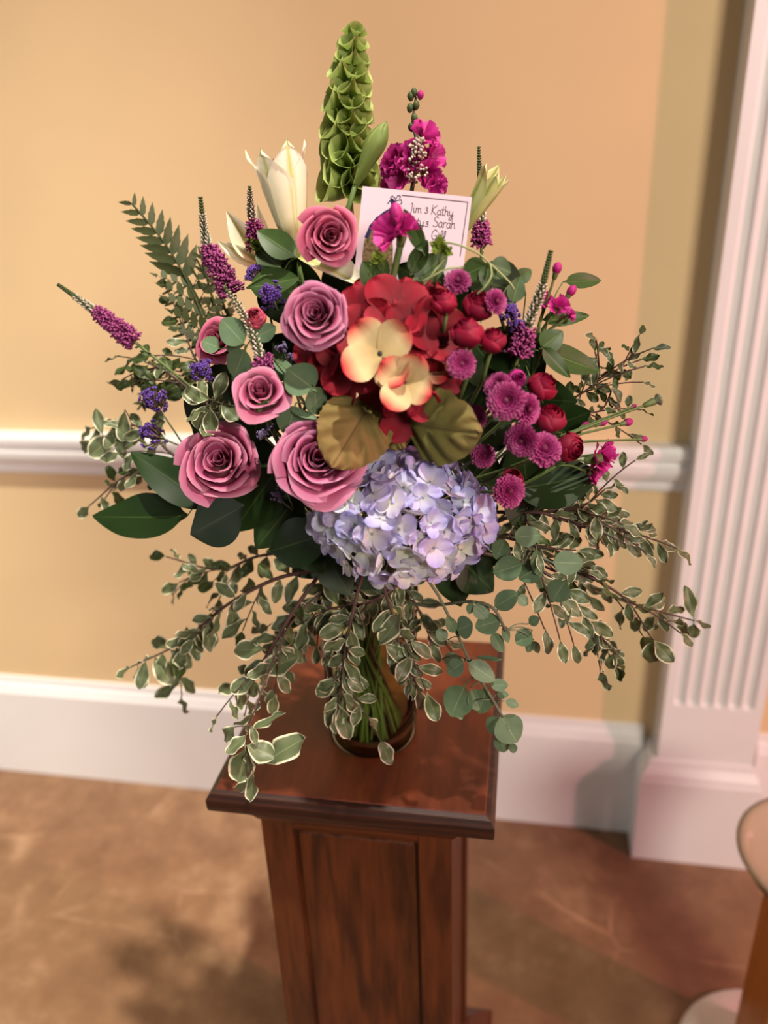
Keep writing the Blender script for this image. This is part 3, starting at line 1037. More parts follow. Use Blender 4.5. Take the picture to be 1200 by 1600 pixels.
MUM = mum_meshes()
for lab, px, py, dy, r, dx, up, t in (
        ('magenta button mum beside the red silk flower, lone and pale tipped', 722, 569, -0.01, 24, 0.15, 0.1, 1.0),
        ('largest magenta button mum facing forward at right of the bouquet', 790, 626, -0.03, 31, -0.05, 0.05, 1.0),
        ('narrow magenta mum turned sideways between the large mum and crimson rose', 829, 640, -0.02, 27, 0.95, 0.0, 1.0),
        ('magenta mum below the largest one, tilted left', 813, 690, -0.03, 28, -0.35, -0.35, 1.0),
        ('magenta mum at the right end of the mum cluster', 851, 699, -0.03, 29, 0.2, 0.35, 1.0),
        ('lowest magenta mum, next to the blue hydrangea', 798, 768, -0.02, 27, 0.4, 0.0, 1.0),
        ('magenta mum peeking out above the largest mum', 775, 599, -0.005, 23, -0.4, 0.6, 0.9),
        ('magenta mum darkened by a shade tint beside the olive fabric leaf', 741, 651, 0.01, 22, 0.2, 0.2, 0.6),
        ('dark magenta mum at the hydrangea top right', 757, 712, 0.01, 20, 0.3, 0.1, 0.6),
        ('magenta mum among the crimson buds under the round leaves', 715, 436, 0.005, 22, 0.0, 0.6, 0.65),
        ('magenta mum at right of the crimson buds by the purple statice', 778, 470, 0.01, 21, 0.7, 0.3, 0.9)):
    c = A(px, py, dy)
    s = r * mpp(c) * 1.02
    n = facing(c, dx, up)
    root = thing('button_mum', lab, 'mum', c - n * s * 0.5, 'magenta button mums')
    wm = M4(c, zbasis(n, uni(0, 6)), s)
    tt = (0.5 + 0.5 * t,) * 3  # lower values darken the rear mums, shade put into their colour
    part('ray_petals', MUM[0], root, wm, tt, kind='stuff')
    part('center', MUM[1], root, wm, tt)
    part('calyx', MUM[2], root, wm)
    add_stem(root, c - n * s * 0.45, -n, 0.0013)


# ruffled dianthus / stock petals
def ruffle_petal(seed):
    rs = random.Random(seed)
    p1, p2 = rs.uniform(0, 6), rs.uniform(0, 6)

    def fn(u, v):
        w = 0.08 + 0.55 * v ** 1.2
        rag = 0.05 * math.sin(u * 11 + p1) * (1 if v > 0.95 else 0)
        return (u * w, (v + rag) * (1 - 0.14 * u * u), 0.35 * v * v * 0.4 + 0.10 * math.sin(u * 5.5 + p2) * v * v)
    return MB().sheet(8, 5, fn).mesh('petal', MT['magenta'])


RUF = [ruffle_petal(k) for k in range(3)]


def ruffle_bloom(root, c, n, s, npet=8, tint=(1, 1, 1), close=0.0):
    m = zbasis(n, uni(0, 6))
    for k in range(npet):
        ring = k % 2
        a = 2 * PI * k / npet * (1 if npet < 7 else 2.0) + uni(-0.2, 0.2)
        e = uni(0.25, 0.5) + ring * 0.5 + close
        r = m @ Matrix.Rotation(a, 3, 'Z') @ Matrix.Rotation(e, 3, 'X')
        q = uni(0.85, 1.1)
        part('petal', random.choice(RUF), root, M4(c - n * s * 0.3, r, s * uni(0.85, 1.1)), tuple(x * q for x in tint))


def small_bud(root, p, d, L, w, mat='bud_pink', name='bud'):
    return part(name, MB().lathe([(0.001, 0), (w * 0.8, L * 0.2), (w, L * 0.5), (w * 0.8, L * 0.78), (w * 0.3, L * 0.97), (0, L)], 8).mesh('bud', MT[mat]), root, M4(p, zbasis(d)))


# dianthus in front of the card
def dianthus_card():
    st = [A(600, 470, -0.005), at(621, 420, 0.610), at(625, 375, 0.612)]
    root = thing('dianthus', 'hot pink dianthus bloom with bud standing in front of the gift card', 'dianthus', st[0])
    c = at(612, 365, 0.606)
    n = facing(c, -0.5, 0.5)
    ruffle_bloom(root, c, n, 0.017, 8)
    c2 = at(632, 356, 0.604)
    ruffle_bloom(root, c2, facing(c2, 0.4, 0.5), 0.0125, 5, close=0.3)
    b0 = at(622, 352, 0.606)
    small_bud(root, b0, at(618, 325, 0.606) - b0, 0.016, 0.0052)
    pts = catmull([at(630, 348, 0.611), at(625, 385, 0.612), at(612, 440, 0.61)], 5)
    part('calyx', MB().tube(pts[:6], [0.0045, 0.0048, 0.0046, 0.0042, 0.0036, 0.003], 8).mesh('calyx', MT['stem']), root)
    part('stem', MB().tube(pts[4:] + stem_to_vase(pts[-1], pts[-1] - pts[-3])[1:], 0.0027, 7).mesh('stem', MT['stem']), root)


dianthus_card()


def stock():
    tip = at(650, 152, 0.74)
    mid = at(652, 235, 0.735)
    low = at(640, 320, 0.735)
    root = thing('stock_flower', 'magenta stock spike rising behind the gift card', 'stock', low)
    pts = catmull([tip, at(646, 190, 0.738), mid, low], 5)
    path = pts + stem_to_vase(low, Vector((0, 0, -1)))[1:]
    part('stem', MB().tube(path, [0.0012] * 4 + [0.002] * (len(path) - 4), 6).mesh('stem', MT['stem_grey']), root)
    for px, py, dx, up, s in ((620, 250, -0.7, 0.4, 0.014), (645, 245, -0.1, 0.3, 0.014), (674, 245, 0.7, 0.3, 0.015), (664, 210, 0.5, 0.9, 0.014), (628, 275, -0.6, -0.2, 0.015), (672, 272, 0.6, -0.3, 0.014), (610, 262, -0.9, 0, 0.011), (682, 290, 0.6, -0.3, 0.012), (612, 290, -0.6, -0.4, 0.011)):
        c = at(px, py, 0.725 + uni(-0.008, 0.008))
        ruffle_bloom(root, c, facing(c, dx, up), s, 7, tint=(0.9, 0.85, 0.9))
    for px, py in ((648, 152), (642, 158), (656, 156), (640, 176), (650, 172), (648, 192), (658, 200), (644, 206)):
        c = at(px, py, 0.738)
        small_bud(root, c, Vector((uni(-.3, .3), -0.3, 1)), 0.0075, 0.003, 'bud_pink' if px > 652 else 'ver_green')
    mb = MB()
    for k in range(130):
        t = rnd()
        c = at(652 + uni(-15, 15) * (1 - t * 0.4), 285 - 70 * t, 0.716 + uni(-0.01, 0.02))
        mb.bud(c, Vector((uni(-1, 1), -1, uni(-0.2, 1))), 0.005, 0.0013)
    part('bud_cluster', mb.mesh('bud_cluster', MT['ver_white']), root, kind='stuff')


stock()


# dianthus buds on the right
def bud_spray(label, base, heads, mat='magenta', group='dianthus bud sprays'):
    """heads: (px, py, Y, length px, kind, dx, up)"""
    b0 = at(*base)
    root = thing('dianthus_spray', label, 'dianthus', b0, group)
    first = stem_to_vase(b0, (NECK - b0))
    part('stem', MB().tube(first, 0.0016, 6).mesh('stem', MT['stem']), root)
    for px, py, Y, L, kind, dx, up in heads:
        c = at(px, py, Y)
        s = L * mpp(c)
        d = (c - b0).normalized()
        part('branch', MB().tube(bez(b0, b0 + d * 0.02 + Vector((0, 0, 0.006)), c - d * 0.02, c - d * s * 0.6, 6), 0.0011, 5).mesh('branch', MT['stem']), root)
        part('calyx', MB().lathe([(0.001, 0), (s * 0.2, s * 0.1), (s * 0.26, s * 0.5), (s * 0.32, s * 0.95)], 8).mesh('calyx', MT['stem']), root, M4(c - d * s * 0.9, zbasis(d)))
        if kind == 'bud':
            small_bud(root, c - d * s * 0.45, d, s * 1.1, s * 0.42)
        elif kind == 'bloom':
            ruffle_bloom(root, c, (facing(c, dx, up) + d * 0.6).normalized(), s, 7)
        elif kind == 'trumpet':
            mb = MB().lathe([(0.02, 0), (0.16, 0.5), (0.36, 0.95), (0.5, 1.05), (0.34, 0.93), (0.1, 0.5)], 10)
            part('empty_calyx', mb.mesh('empty_calyx', MT['stem_grey']), root, M4(c - d * s * 0.5, zbasis(d), s))


bud_spray('spray of magenta dianthus buds beside the upright veronica at upper right', (835, 540, 0.66), [(870, 421, 0.66, 18, 'bud', 0.3, 0.5), (892, 456, 0.665, 18, 'bud', 0.5, 0.4), (872, 478, 0.655, 20, 'bloom', 0.4, 0.1), (890, 492, 0.66, 13, 'bloom', 0.6, 0.0), (852, 470, 0.66, 16, 'bloom', 0.1, 0.2)])
bud_spray('low spray of magenta dianthus buds reaching right over the chair rail', (850, 700, 0.63), [(940, 660, 0.665, 17, 'bud', 0.4, 0.5), (980, 660, 0.67, 16, 'bud', 0.4, 0.5), (914, 665, 0.665, 14, 'bud', 0.3, 0.5), (1005, 686, 0.67, 12, 'bud', 0.6, 0.1), (1020, 628, 0.68, 20, 'trumpet', 0, 0), (990, 635, 0.68, 9, 'bud', 0.2, 0.8)])
bud_spray('frilly magenta dianthus bloom at the far lower right of the bouquet', (868, 728, 0.635), [(938, 716, 0.645, 30, 'bloom', 0.5, 0.1), (950, 705, 0.655, 20, 'bloom', 0.6, 0.3), (928, 738, 0.65, 22, 'bloom', 0.3, -0.3)])


# ------------------------------------------------------------------ veronica spikes
def veronica(label, pts, wpx, pink0, pink1, pale1):
    """pts from bottom to tip; along 0..1: bare stem to pink0, florets to pink1, pale buds to pale1, green buds to the tip"""
    P = catmull([at(*p) for p in pts], 8)
    root = thing('veronica_spike', label, 'veronica', P[0], 'pink veronica spikes')
    s0 = mpp(P[len(P) // 2])
    w0 = wpx * s0 * 0.5

    def pos(t):
        x = t * (len(P) - 1)
        i = min(int(x), len(P) - 2)
        return P[i].lerp(P[i + 1], x - i), (P[i + 1] - P[i]).normalized()
    st = [pos(i / 10)[0] for i in range(10, -1, -1)]
    path = st + stem_to_vase(P[0], P[0] - P[3])[1:]
    part('stem', MB().tube(path, [0.0008] * 5 + [0.0014] * (len(path) - 5), 6).mesh('stem', MT['stem']), root)
    fl, pale, green = MB(), MB(), MB()
    L = sum((P[i + 1] - P[i]).length for i in range(len(P) - 1))
    rows = int(L / 0.0021)
    for r in range(rows):
        t = r / rows
        if t < pink0:
            if r % 3 == 0:
                c, d = pos(t)
                a = d.orthogonal().normalized()
                a = Matrix.Rotation(uni(0, 6.28), 3, d) @ a
                green.bud(c, a + d * 0.8, 0.006, 0.0012)
            continue
        c, d = pos(t)
        taper = 1.0 - 0.68 * ((t - pink0) / (1 - pink0)) ** 1.2
        n = 9 if t < pink1 else 8
        for k in range(n):
            a = Matrix.Rotation(2 * PI * (k + 0.5 * (r % 2)) / n + r * 0.13, 3, d) @ d.orthogonal().normalized()
            if t < pink1 - 0.03 * rnd():
                dirv = (a + d * uni(-0.1, 0.5)).normalized()
                Lb = w0 * taper * uni(0.75, 1.15)
                fl.bud(c, dirv, Lb, 0.0011)
                e = c + dirv * Lb
                for q in range(2):
                    sd = (dirv + Vector((uni(-1, 1), uni(-1, 1), uni(-1, 1)))).normalized()
                    fl.bud(e - dirv * 0.0014, sd, 0.0042 * taper + 0.0008, 0.0011)
            elif t < pale1:
                (pale if (k + r) % 2 else green).bud(c + a * 0.0008, (a + d * 1.0).normalized(), w0 * taper * (0.95 if (k + r) % 2 else 0.7), 0.0010 * taper + 0.0003)
            else:
                green.bud(c + a * 0.0006, (a * 0.8 + d * 1.3).normalized(), w0 * taper * 0.8, 0.0010 * taper + 0.0003)
    if fl.v:
        part('florets', fl.mesh('florets', MT['ver_pink']), root, kind='stuff')
    if pale.v:
        part('pale_buds', pale.mesh('pale_buds', MT['ver_white']), root, kind='stuff')
    part('green_buds', green.mesh('green_buds', MT['ver_green']), root, kind='stuff')


veronica('pink veronica spike reaching out farthest left', [(262, 575, 0.70), (205, 530, 0.70), (150, 487, 0.70), (90, 444, 0.70)], 30, 0.30, 0.68, 0.84)
veronica('pink veronica spike rising in front of the fern', [(375, 480, 0.70), (340, 415, 0.70), (322, 375, 0.70), (313, 307, 0.70)], 36, 0.10, 0.58, 0.86)
veronica('short pink veronica spike half hidden left of the white lily', [(402, 400, 0.72), (397, 360, 0.72), (392, 325, 0.72), (390, 290, 0.72)], 26, 0.1, 0.45, 0.92)
veronica('pale budded veronica spike crossing in front of the left roses', [(418, 580, 0.60), (405, 550, 0.598), (385, 500, 0.60), (350, 447, 0.605)], 30, 0.05, 0.25, 0.93)
veronica('upright veronica spike with dark green tip at upper right', [(805, 575, 0.62), (818, 525, 0.622), (845, 455, 0.625), (861, 391, 0.63)], 36, 0.12, 0.42, 0.72)
veronica('dark tipped veronica spike behind the pale lily bud', [(752, 400, 0.75), (752, 350, 0.75), (750, 290, 0.75), (748, 228, 0.75)], 26, 0.1, 0.35, 0.42)


# ------------------------------------------------------------------ bells of Ireland
def bells():
    tip, mid, low = at(553, 50, 0.78), at(543, 180, 0.775), at(548, 305, 0.77)
    root = thing('bells_of_ireland', 'tall green bells of Ireland spike, highest stem of the bouquet', 'bells of ireland', low)
    P = catmull([low, mid, tip], 10)
    path = P[::-1] + stem_to_vase(low, Vector((0, 0, -1)))[1:]
    part('stem', MB().tube(path, [0.001] * 6 + [0.0022] * (len(path) - 6), 6).mesh('stem', MT['stem']), root)

    def bell(u, v):
        a = PI * u
        r = 0.12 + 0.46 * v ** 0.75 + 0.02 * v * v * math.sin(5 * a)
        return (r * math.cos(a), r * math.sin(a), 0.85 * v - 0.10 * max(0, v - 0.8) * 2)
    bm_ = MB().sheet(15, 6, bell, lambda u, v: v).mesh('bell', MT['bells'])
    pist = MB().lathe([(0, 0), (0.09, 0.1), (0.12, 0.3), (0.05, 0.42), (0, 0.45)], 7).mesh('seed', MT['lime'])
    whorls = 12
    for w in range(whorls):
        t = 0.03 + 0.95 * w / (whorls - 1)
        x = t * (len(P) - 1)
        i = min(int(x), len(P) - 2)
        c = P[i].lerp(P[i + 1], x - i)
        d = (P[i + 1] - P[i]).normalized()
        size = 0.020 * (1 - t) ** 0.7 + 0.0095
        n = 5 if t < 0.85 else 4
        for k in range(n):
            a = Matrix.Rotation(2 * PI * (k + 0.5 * (w % 2)) / n + uni(-.2, .2) + 0.5, 3, d) @ d.orthogonal().normalized()
            dv = (a + d * (0.10 + 0.75 * t + uni(-.15, .2))).normalized()
            q = uni(0.85, 1.1)
            b_ = part('bell', bm_, root, M4(c + a * 0.002, zbasis(dv, uni(0, 6)), size * uni(0.9, 1.1)), (q, q, q * 0.95))
            if t < 0.6:
                part('seed', pist, b_, W[b_.name])


bells()


# ------------------------------------------------------------------ lilies
def tepal(a0, L, r0, r1, rtip, half, bend=1.0, twist=0.0, vtip=1.0):
    def fn(u, v):
        v = math.sin(v * PI / 2) * 0.4 + v * 0.6
        wdt = half * math.sin(PI * min(1.0, 0.10 + 0.90 * v ** 1.1)) ** 0.7 if v < 0.999 else 0.0
        if v < 0.2:
            wdt = max(wdt, half * 0.55)
        wdt = max(wdt, half * 0.03)
        s = math.sin(v * PI / 2)
        r = r0 + (r1 - r0) * s + (rtip - r1) * max(0, (v - 0.6) / 0.4) ** 2
        ang = a0 + u * min(1.1, wdt / max(r, 1e-4)) + twist * v
        rr = r * (1 - 0.07 * (1 - u * u) * 0)
        rr += 0.03 * L * (1 - abs(u)) * -0.4 * (1 if v > .2 else 0)
        return (rr * math.cos(ang), rr * math.sin(ang), L * v * (1 - 0.06 * u * u * v))
    return MB().sheet(8, 14, fn)


def lily(label, base, tip, Lscale, specs, mat, extra=None, stamens=False, name='lily', spin=0.0):
    b0, t0 = at(*base), at(*tip)
    d = t0 - b0
    L = d.length * Lscale
    root = thing(name, label, 'lily', b0)
    m = zbasis(d, spin)
    wm = M4(b0, m)
    for a0, lf, r0, r1, rt, half in specs:
        part('tepal', tepal(a0, L * lf, r0 * L, r1 * L, rt * L, half * L).mesh('tepal', MT[mat]), root, wm)
    if stamens:
        for k in range(5):
            a = k * 1.25
            r = 0.06 * L
            q = [Vector((0, 0, 0.1 * L)), Vector((r * math.cos(a), r * math.sin(a), 0.5 * L)), Vector((r * 1.6 * math.cos(a), r * 1.6 * math.sin(a), 0.8 * L))]
            f = part('filament', MB().tube(catmull(q, 4), 0.0008, 5).mesh('filament', MT['lily_pale']), root, wm)
            part('anther', MB().bud(q[-1], Vector((math.cos(a + 1), math.sin(a + 1), 0.4)), 0.011, 0.0022).mesh('anther', MT['anther']), f, wm)
        part('pistil', MB().tube([Vector((0, 0, 0.1 * L)), Vector((0.01 * L, 0, 0.6 * L)), Vector((0.02 * L, 0.01 * L, 0.88 * L))], [0.001, 0.0012, 0.0030], 6).mesh('pistil', MT['anther']), root, wm)
    add_stem(root, b0, -d, 0.0026)
    return root


# white trumpet lily
six = []
for k, (lf, rt) in enumerate(((0.98, 0.40), (1.0, 0.34), (0.93, 0.36))):
    six.append((k * 2 * PI / 3 - 0.95, lf, 0.06, 0.235, rt - 0.10, 0.30))
for k, (lf, rt) in enumerate(((0.95, 0.30), (1.0, 0.30), (0.92, 0.32))):
    six.append((k * 2 * PI / 3 + 0.10, lf, 0.05, 0.215, rt - 0.04, 0.27))
LROOT = lily('large white trumpet lily half open at upper left of the card', (463, 402, 0.655), (432, 222, 0.66), 1.0, six, 'lily', stamens=True)


def leafstrip(L, wid, bend, cup=0.15, fold=0.0, n=(6, 12), power=0.8, tipsharp=1.0):
    def fn(u, v):
        w = wid * math.sin(PI * min(1, 0.05 + 0.95 * v ** power)) ** tipsharp
        return (u * w, v, bend * v * v * -1 + cup * u * u * w * 1.0 + fold * abs(u) * w)
    return MB().sheet(n[0], n[1], fn)


def between(root, name, me, p0, p1, z, wscale=1.0, color=None, label=None):
    y = p1 - p0
    L = y.length
    return part(name, me, root, M4(p0, basis(y, z), (L * wscale, L, L)), color, label)


TEPAL_FLAT = leafstrip(1, 0.16, 0.10, 0.9, 0.0, (6, 12), 0.85).mesh('tepal', MT['lily'])
p0, p1 = at(468, 402, 0.648), at(577, 442, 0.615)
between(LROOT, 'tepal', TEPAL_FLAT, p0, p1, facing(p0, 0.1, 0.7), 1.15)
# second lily behind on the left
l2 = lily('open white lily mostly hidden behind the trumpet lily, petals pointing left', (415, 415, 0.74), (385, 385, 0.74), 1.0, [], 'lily')
for bx, by, tx, ty, w, up in ((408, 410, 352, 330, 1.4, 0.0), (412, 412, 338, 378, 1.1, -0.3), (410, 412, 380, 440, 1.1, -0.2), (415, 410, 400, 320, 1.2, 0.3)):
    p0, p1 = at(bx, by, 0.74), at(tx, ty, 0.73)
    between(l2, 'tepal', TEPAL_FLAT, p0, p1, facing(p0, -0.2, up), w)
# closed green bud right of the bells
tri = [(k * 2 * PI / 3 + 0.4, 1.0, 0.05, 0.19, 0.01, 0.24) for k in range(3)] + [(k * 2 * PI / 3 + 0.4 + PI / 3, 0.985, 0.045, 0.175, 0.01, 0.2) for k in range(3)]
bd = lily('closed green lily bud beside the bells of Ireland', (556, 288, 0.735), (604, 190, 0.735), 1.02, tri, 'lily_green', name='lily_bud')
# pale bud on the right with parting tips
tri2 = [(0.3, 1.0, 0.06, 0.19, 0.22, 0.2), (2.4, 0.97, 0.06, 0.19, 0.24, 0.2), (4.5, 0.94, 0.06, 0.19, 0.2, 0.2), (1.3, 0.9, 0.05, 0.15, 0.14, 0.18), (3.4, 0.93, 0.05, 0.15, 0.16, 0.18), (5.5, 0.95, 0.05, 0.15, 0.16, 0.18)]
lily('pale green lily bud opening at right behind the gift card', (720, 364, 0.72), (780, 264, 0.715), 1.05, tri2, 'lily_pale', name='lily_bud')


# ------------------------------------------------------------------ leaves
def ovate(wid, power, fold, bend, wave=0.0, waven=3, seed=0, serr=0.0, neck=0.08, n=(8, 14), tip=1.0):
    ph = random.Random(seed).uniform(0, 6)

    def fn(u, v):
        if v < neck:
            w = 0.018
        else:
            q = (v - neck) / (1 - neck)
            w = wid * max(0.0, math.sin(PI * min(1, q ** power))) ** tip + 0.008
        if serr:
            w *= 1 + serr * math.sin(v * 40)
        z = -bend * v * v - fold * (1 - abs(u)) * w + wave * math.sin(v * PI * waven + ph + (0.9 if u > 0 else 0)) * abs(u) ** 1.5
        return (u * w, v, z)
    return MB().sheet(n[0], n[1], fn)


PITT = [ovate(0.24, 1.12, 0.22, 0.04 + 0.09 * k, 0.085, 3 + (k % 2), k, 0.0, 0.10, (8, 12), 0.62).mesh('leaf', MT['pitt']) for k in range(5)]
PITTP = [mm(me, MT['pitt_plain']) for me in PITT]
EUC = [ovate(0.38, 0.85, 0.08, 0.03 + 0.08 * k, 0.015, 2, 20 + k, 0.0, 0.10, (6, 12), 0.62).mesh('leaf', MT['euc']) for k in range(3)]
SALAL = [ovate(0.24, 0.80, 0.12, 0.02 + 0.06 * k, 0.018, 3, 40 + k, 0.0, 0.04, (10, 16), 0.85).mesh('leaf', MT['salal']) for k in range(3)]
SMIL = [ovate(0.30, 0.76, 0.15, 0.04 + 0.08 * k, 0.02, 2, 60 + k, 0.0, 0.08, (8, 12), 0.75).mesh('leaf', MT['smilax']) for k in range(2)]


def petiole(root, p0, line, mat, rad=0.0006):
    """thin stalk from a leaf base back to the nearest point of its stem"""
    q = min(line, key=lambda v: (v - p0).length)
    if (q - p0).length > 0.002:
        mid = p0.lerp(q, 0.5) + Vector((0, 0, 0.15 * (q - p0).length))
        part('petiole', MB().tube(catmull([p0, mid, q], 3), rad, 5).mesh('petiole', MT[mat]), root)


def leaf_set(root, meshes, leaves, color=(1, 1, 1), line=None, mat='stem'):
    """leaves: base px, py, Y, tip px, py, Y, width factor, dx, up"""
    for bx, by, bY, tx, ty, tY, wf, dx, up in leaves:
        p0, p1 = at(bx, by, bY), at(tx, ty, tY)
        q = uni(0.9, 1.1)
        between(root, 'leaf', random.choice(meshes), p0, p1, facing(p0, dx, up), wf, tuple(x * q for x in color))
        if line:
            petiole(root, p0, line, mat)


def branch(name, label, cat, path, meshes, leaves, stem_mat='stem', rad=0.0015, group=None, color=(1, 1, 1)):
    P = catmull([at(*p) for p in path], 5)
    root = thing(name, label, cat, P[0], group)
    full = P[::-1] + stem_to_vase(P[0], P[0] - P[2])[1:]
    part('stem', MB().tube(full, rad, 6).mesh('stem', MT[stem_mat]), root)
    leaf_set(root, meshes, leaves, color, full[:-4], stem_mat)
    return root


GL = 'dark salal leaf branches'
branch('salal_branch', 'pair of long dark green leaves at far left below the big pink rose', 'leaf branch', [(380, 800, 0.66), (310, 790, 0.64)], SALAL,
       [(293, 806, 0.63, 142, 806, 0.66, 0.76, -0.05, 0.25), (335, 795, 0.635, 200, 700, 0.66, 0.75, -0.1, 0.3), ], group=GL)
branch('salal_branch', 'dark green leaf pointing down right under the big pink rose', 'leaf branch', [(420, 810, 0.66), (380, 800, 0.63)], SALAL,
       [(380, 790, 0.60, 290, 838, 0.615, 1.3, -0.1, 0.1), (370, 800, 0.62, 395, 700, 0.64, 1.2, 0.1, 0.2), (400, 800, 0.62, 300, 730, 0.66, 1.1, 0, 0.3)], group=GL)
branch('salal_branch', 'dark green leaves between the two lower pink roses and the hydrangea', 'leaf branch', [(470, 830, 0.67), (440, 810, 0.63)], SALAL,
       [(435, 730, 0.62, 360, 835, 0.605, 1.3, 0.0, 0.1), (470, 770, 0.63, 398, 858, 0.605, 1.35, 0.0, 0.1), (420, 862, 0.61, 520, 830, 0.60, 1.3, 0.0, 0.1), (440, 800, 0.64, 505, 893, 0.61, 1.4, 0.1, 0.0)], group=GL)
branch('salal_branch', 'dark leaves hanging under the left side of the hydrangea', 'leaf branch', [(540, 870, 0.68), (520, 860, 0.645)], SALAL,
       [(505, 862, 0.625, 548, 930, 0.612, 1.5, 0.0, 0.1), (560, 850, 0.66, 600, 935, 0.65, 1.3, 0, 0.1), (520, 850, 0.66, 450, 900, 0.66, 1.3, 0, 0.2)], group=GL)
branch('salal_branch', 'large dark leaf at right below the magenta mums', 'leaf branch', [(760, 790, 0.68), (800, 770, 0.655)], SALAL,
       [(800, 765, 0.645, 940, 738, 0.66, 1.3, 0.1, 0.35), (790, 770, 0.66, 850, 830, 0.66, 1.3, 0.1, 0.2), (780, 760, 0.66, 860, 700, 0.68, 1.5, 0, 0.3)], group=GL)
branch('salal_branch', 'dark leaves under the right side of the hydrangea', 'leaf branch', [(690, 890, 0.69), (710, 880, 0.66)], SALAL,
       [(715, 870, 0.65, 775, 925, 0.65, 1.7, 0.1, 0.2), (700, 860, 0.66, 722, 950, 0.65, 1.4, 0.1, 0.2), (740, 850, 0.67, 790, 880, 0.67, 1.4, 0.1, 0.2)], group=GL)
# leaves that fill the heart of the bouquet
fill = [('dark leaves deep behind the left roses', [(400, 650), (360, 590), (440, 560), (330, 640), (400, 720)]),
        ('dark leaves deep behind the upper roses', [(470, 450), (430, 420), (540, 430), (500, 560), (440, 470)]),
        ('dark leaves deep behind the crimson buds', [(700, 500), (760, 560), (820, 560), (740, 610), (660, 440)]),
        ('dark leaves deep behind the magenta mums', [(760, 680), (820, 720), (880, 660), (740, 740), (850, 760)]),
        ('dark leaves deep behind the silk flower', [(600, 620), (560, 660), (660, 560), (640, 690), (580, 540)]),
        ('dark leaves deep between the crimson roses and the right hand mums', [(775, 445), (805, 625), (855, 625), (835, 680), (790, 545)]),
        ('dark leaves at the back under the card', [(600, 490), (665, 480), (560, 495), (630, 500), (700, 475)])]
for lab, spots in fill:
    cx = sum(s[0] for s in spots) / 5
    cy = sum(s[1] for s in spots) / 5
    L = []
    for x, y in spots:
        a = uni(0, 2 * PI)
        l = uni(80, 105)
        Y = dome(x, y) + uni(0.045, 0.085)
        L.append((x - math.cos(a) * l / 2, y - math.sin(a) * l / 2, Y + 0.01, x + math.cos(a) * l / 2, y + math.sin(a) * l / 2, Y - 0.01, 1.5, uni(-.3, .3), uni(-.1, .4)))
    branch('salal_branch', lab, 'leaf branch', [(cx, cy + 60, 0.71), (cx, cy, 0.69)], SALAL, L, group=GL, color=(0.8, 0.8, 0.8))

# smooth broad leaves near the top
GB = 'broad leaved greenery at the top'
branch('broad_leaf_stem', 'broad green leaves at the foot of the trumpet lily', 'leaf branch', [(470, 470, 0.66), (440, 430, 0.64)], SMIL,
       [(465, 402, 0.635, 400, 356, 0.64, 0.9, 0.0, 0.3), (385, 450, 0.635, 462, 430, 0.63, 0.95, 0.0, 0.45), (470, 440, 0.64, 420, 470, 0.64, 1.0, 0, 0.3), (440, 420, 0.65, 400, 385, 0.66, 1.2, 0, 0.3)], group=GB)
branch('broad_leaf_stem', 'rounded green leaf in front of the card bottom left corner', 'leaf branch', [(600, 480, 0.62), (590, 440, 0.605)], SMIL,
       [(592, 450, 0.60, 566, 408, 0.60, 1.25, -0.1, 0.1), (590, 450, 0.602, 604, 405, 0.602, 0.9, 0.2, 0.1)], group=GB)
branch('broad_leaf_stem', 'dark leaves leaning over the middle of the gift card', 'leaf branch', [(655, 470, 0.63), (650, 430, 0.615)], SMIL,
       [(664, 398, 0.608, 630, 326, 0.615, 0.55, -0.4, 0.2), (640, 430, 0.61, 668, 375, 0.61, 0.8, 0.2, 0.2), (645, 440, 0.61, 700, 395, 0.62, 1.0, 0.2, 0.3), (640, 450, 0.615, 690, 440, 0.62, 1.1, 0.1, 0.3)], group=GB, color=(0.75, 0.8, 0.75))
branch('broad_leaf_stem', 'pair of glossy round leaves with pale tendrils right of the card', 'leaf branch', [(790, 520, 0.64), (768, 450, 0.62)], SMIL,
       [(764, 412, 0.612, 718, 432, 0.61, 1.3, 0.0, 0.2), (764, 412, 0.612, 800, 425, 0.615, 1.5, 0.1, 0.2), (765, 410, 0.612, 758, 450, 0.608, 1.2, 0.1, 0.1), (800, 475, 0.62, 815, 430, 0.63, 1.0, 0.3, 0.3), (805, 440, 0.65, 832, 420, 0.66, 1.1, 0.3, 0.3)], group=GB)
tr = bpy.data.objects['broad_leaf_stem.003']
for pts in ([(690, 378, 0.605), (715, 382, 0.602), (745, 395, 0.604), (766, 412, 0.608), (795, 440, 0.61), (803, 452, 0.612)],
            [(766, 412, 0.608), (768, 430, 0.602), (758, 448, 0.600), (745, 460, 0.602)],
            [(725, 418, 0.606), (700, 420, 0.602), (675, 432, 0.602), (660, 440, 0.604)],
            [(694, 405, 0.606), (678, 425, 0.602), (661, 446, 0.604)]):
    part('tendril', MB().tube(catmull([at(*p) for p in pts], 6), 0.0008, 5).mesh('tendril', MT['stem_pale']), tr)
branch('broad_leaf_stem', 'small dark leaves poking out right of the upper crimson rose', 'leaf branch', [(830, 590, 0.65), (845, 550, 0.64)], SMIL,
       [(843, 545, 0.635, 880, 517, 0.65, 1.2, 0.2, 0.3), (850, 545, 0.635, 940, 578, 0.66, 0.7, 0.2, 0.5), (845, 540, 0.63, 892, 590, 0.63, 0.6, 0.2, 0.3), (830, 550, 0.635, 800, 540, 0.64, 1.0, 0, 0.3), (843, 500, 0.66, 922, 492, 0.68, 0.5, 0.3, 0.4), (880, 440, 0.70, 944, 434, 0.72, 0.6, 0.2, 0.4)], group=GB)


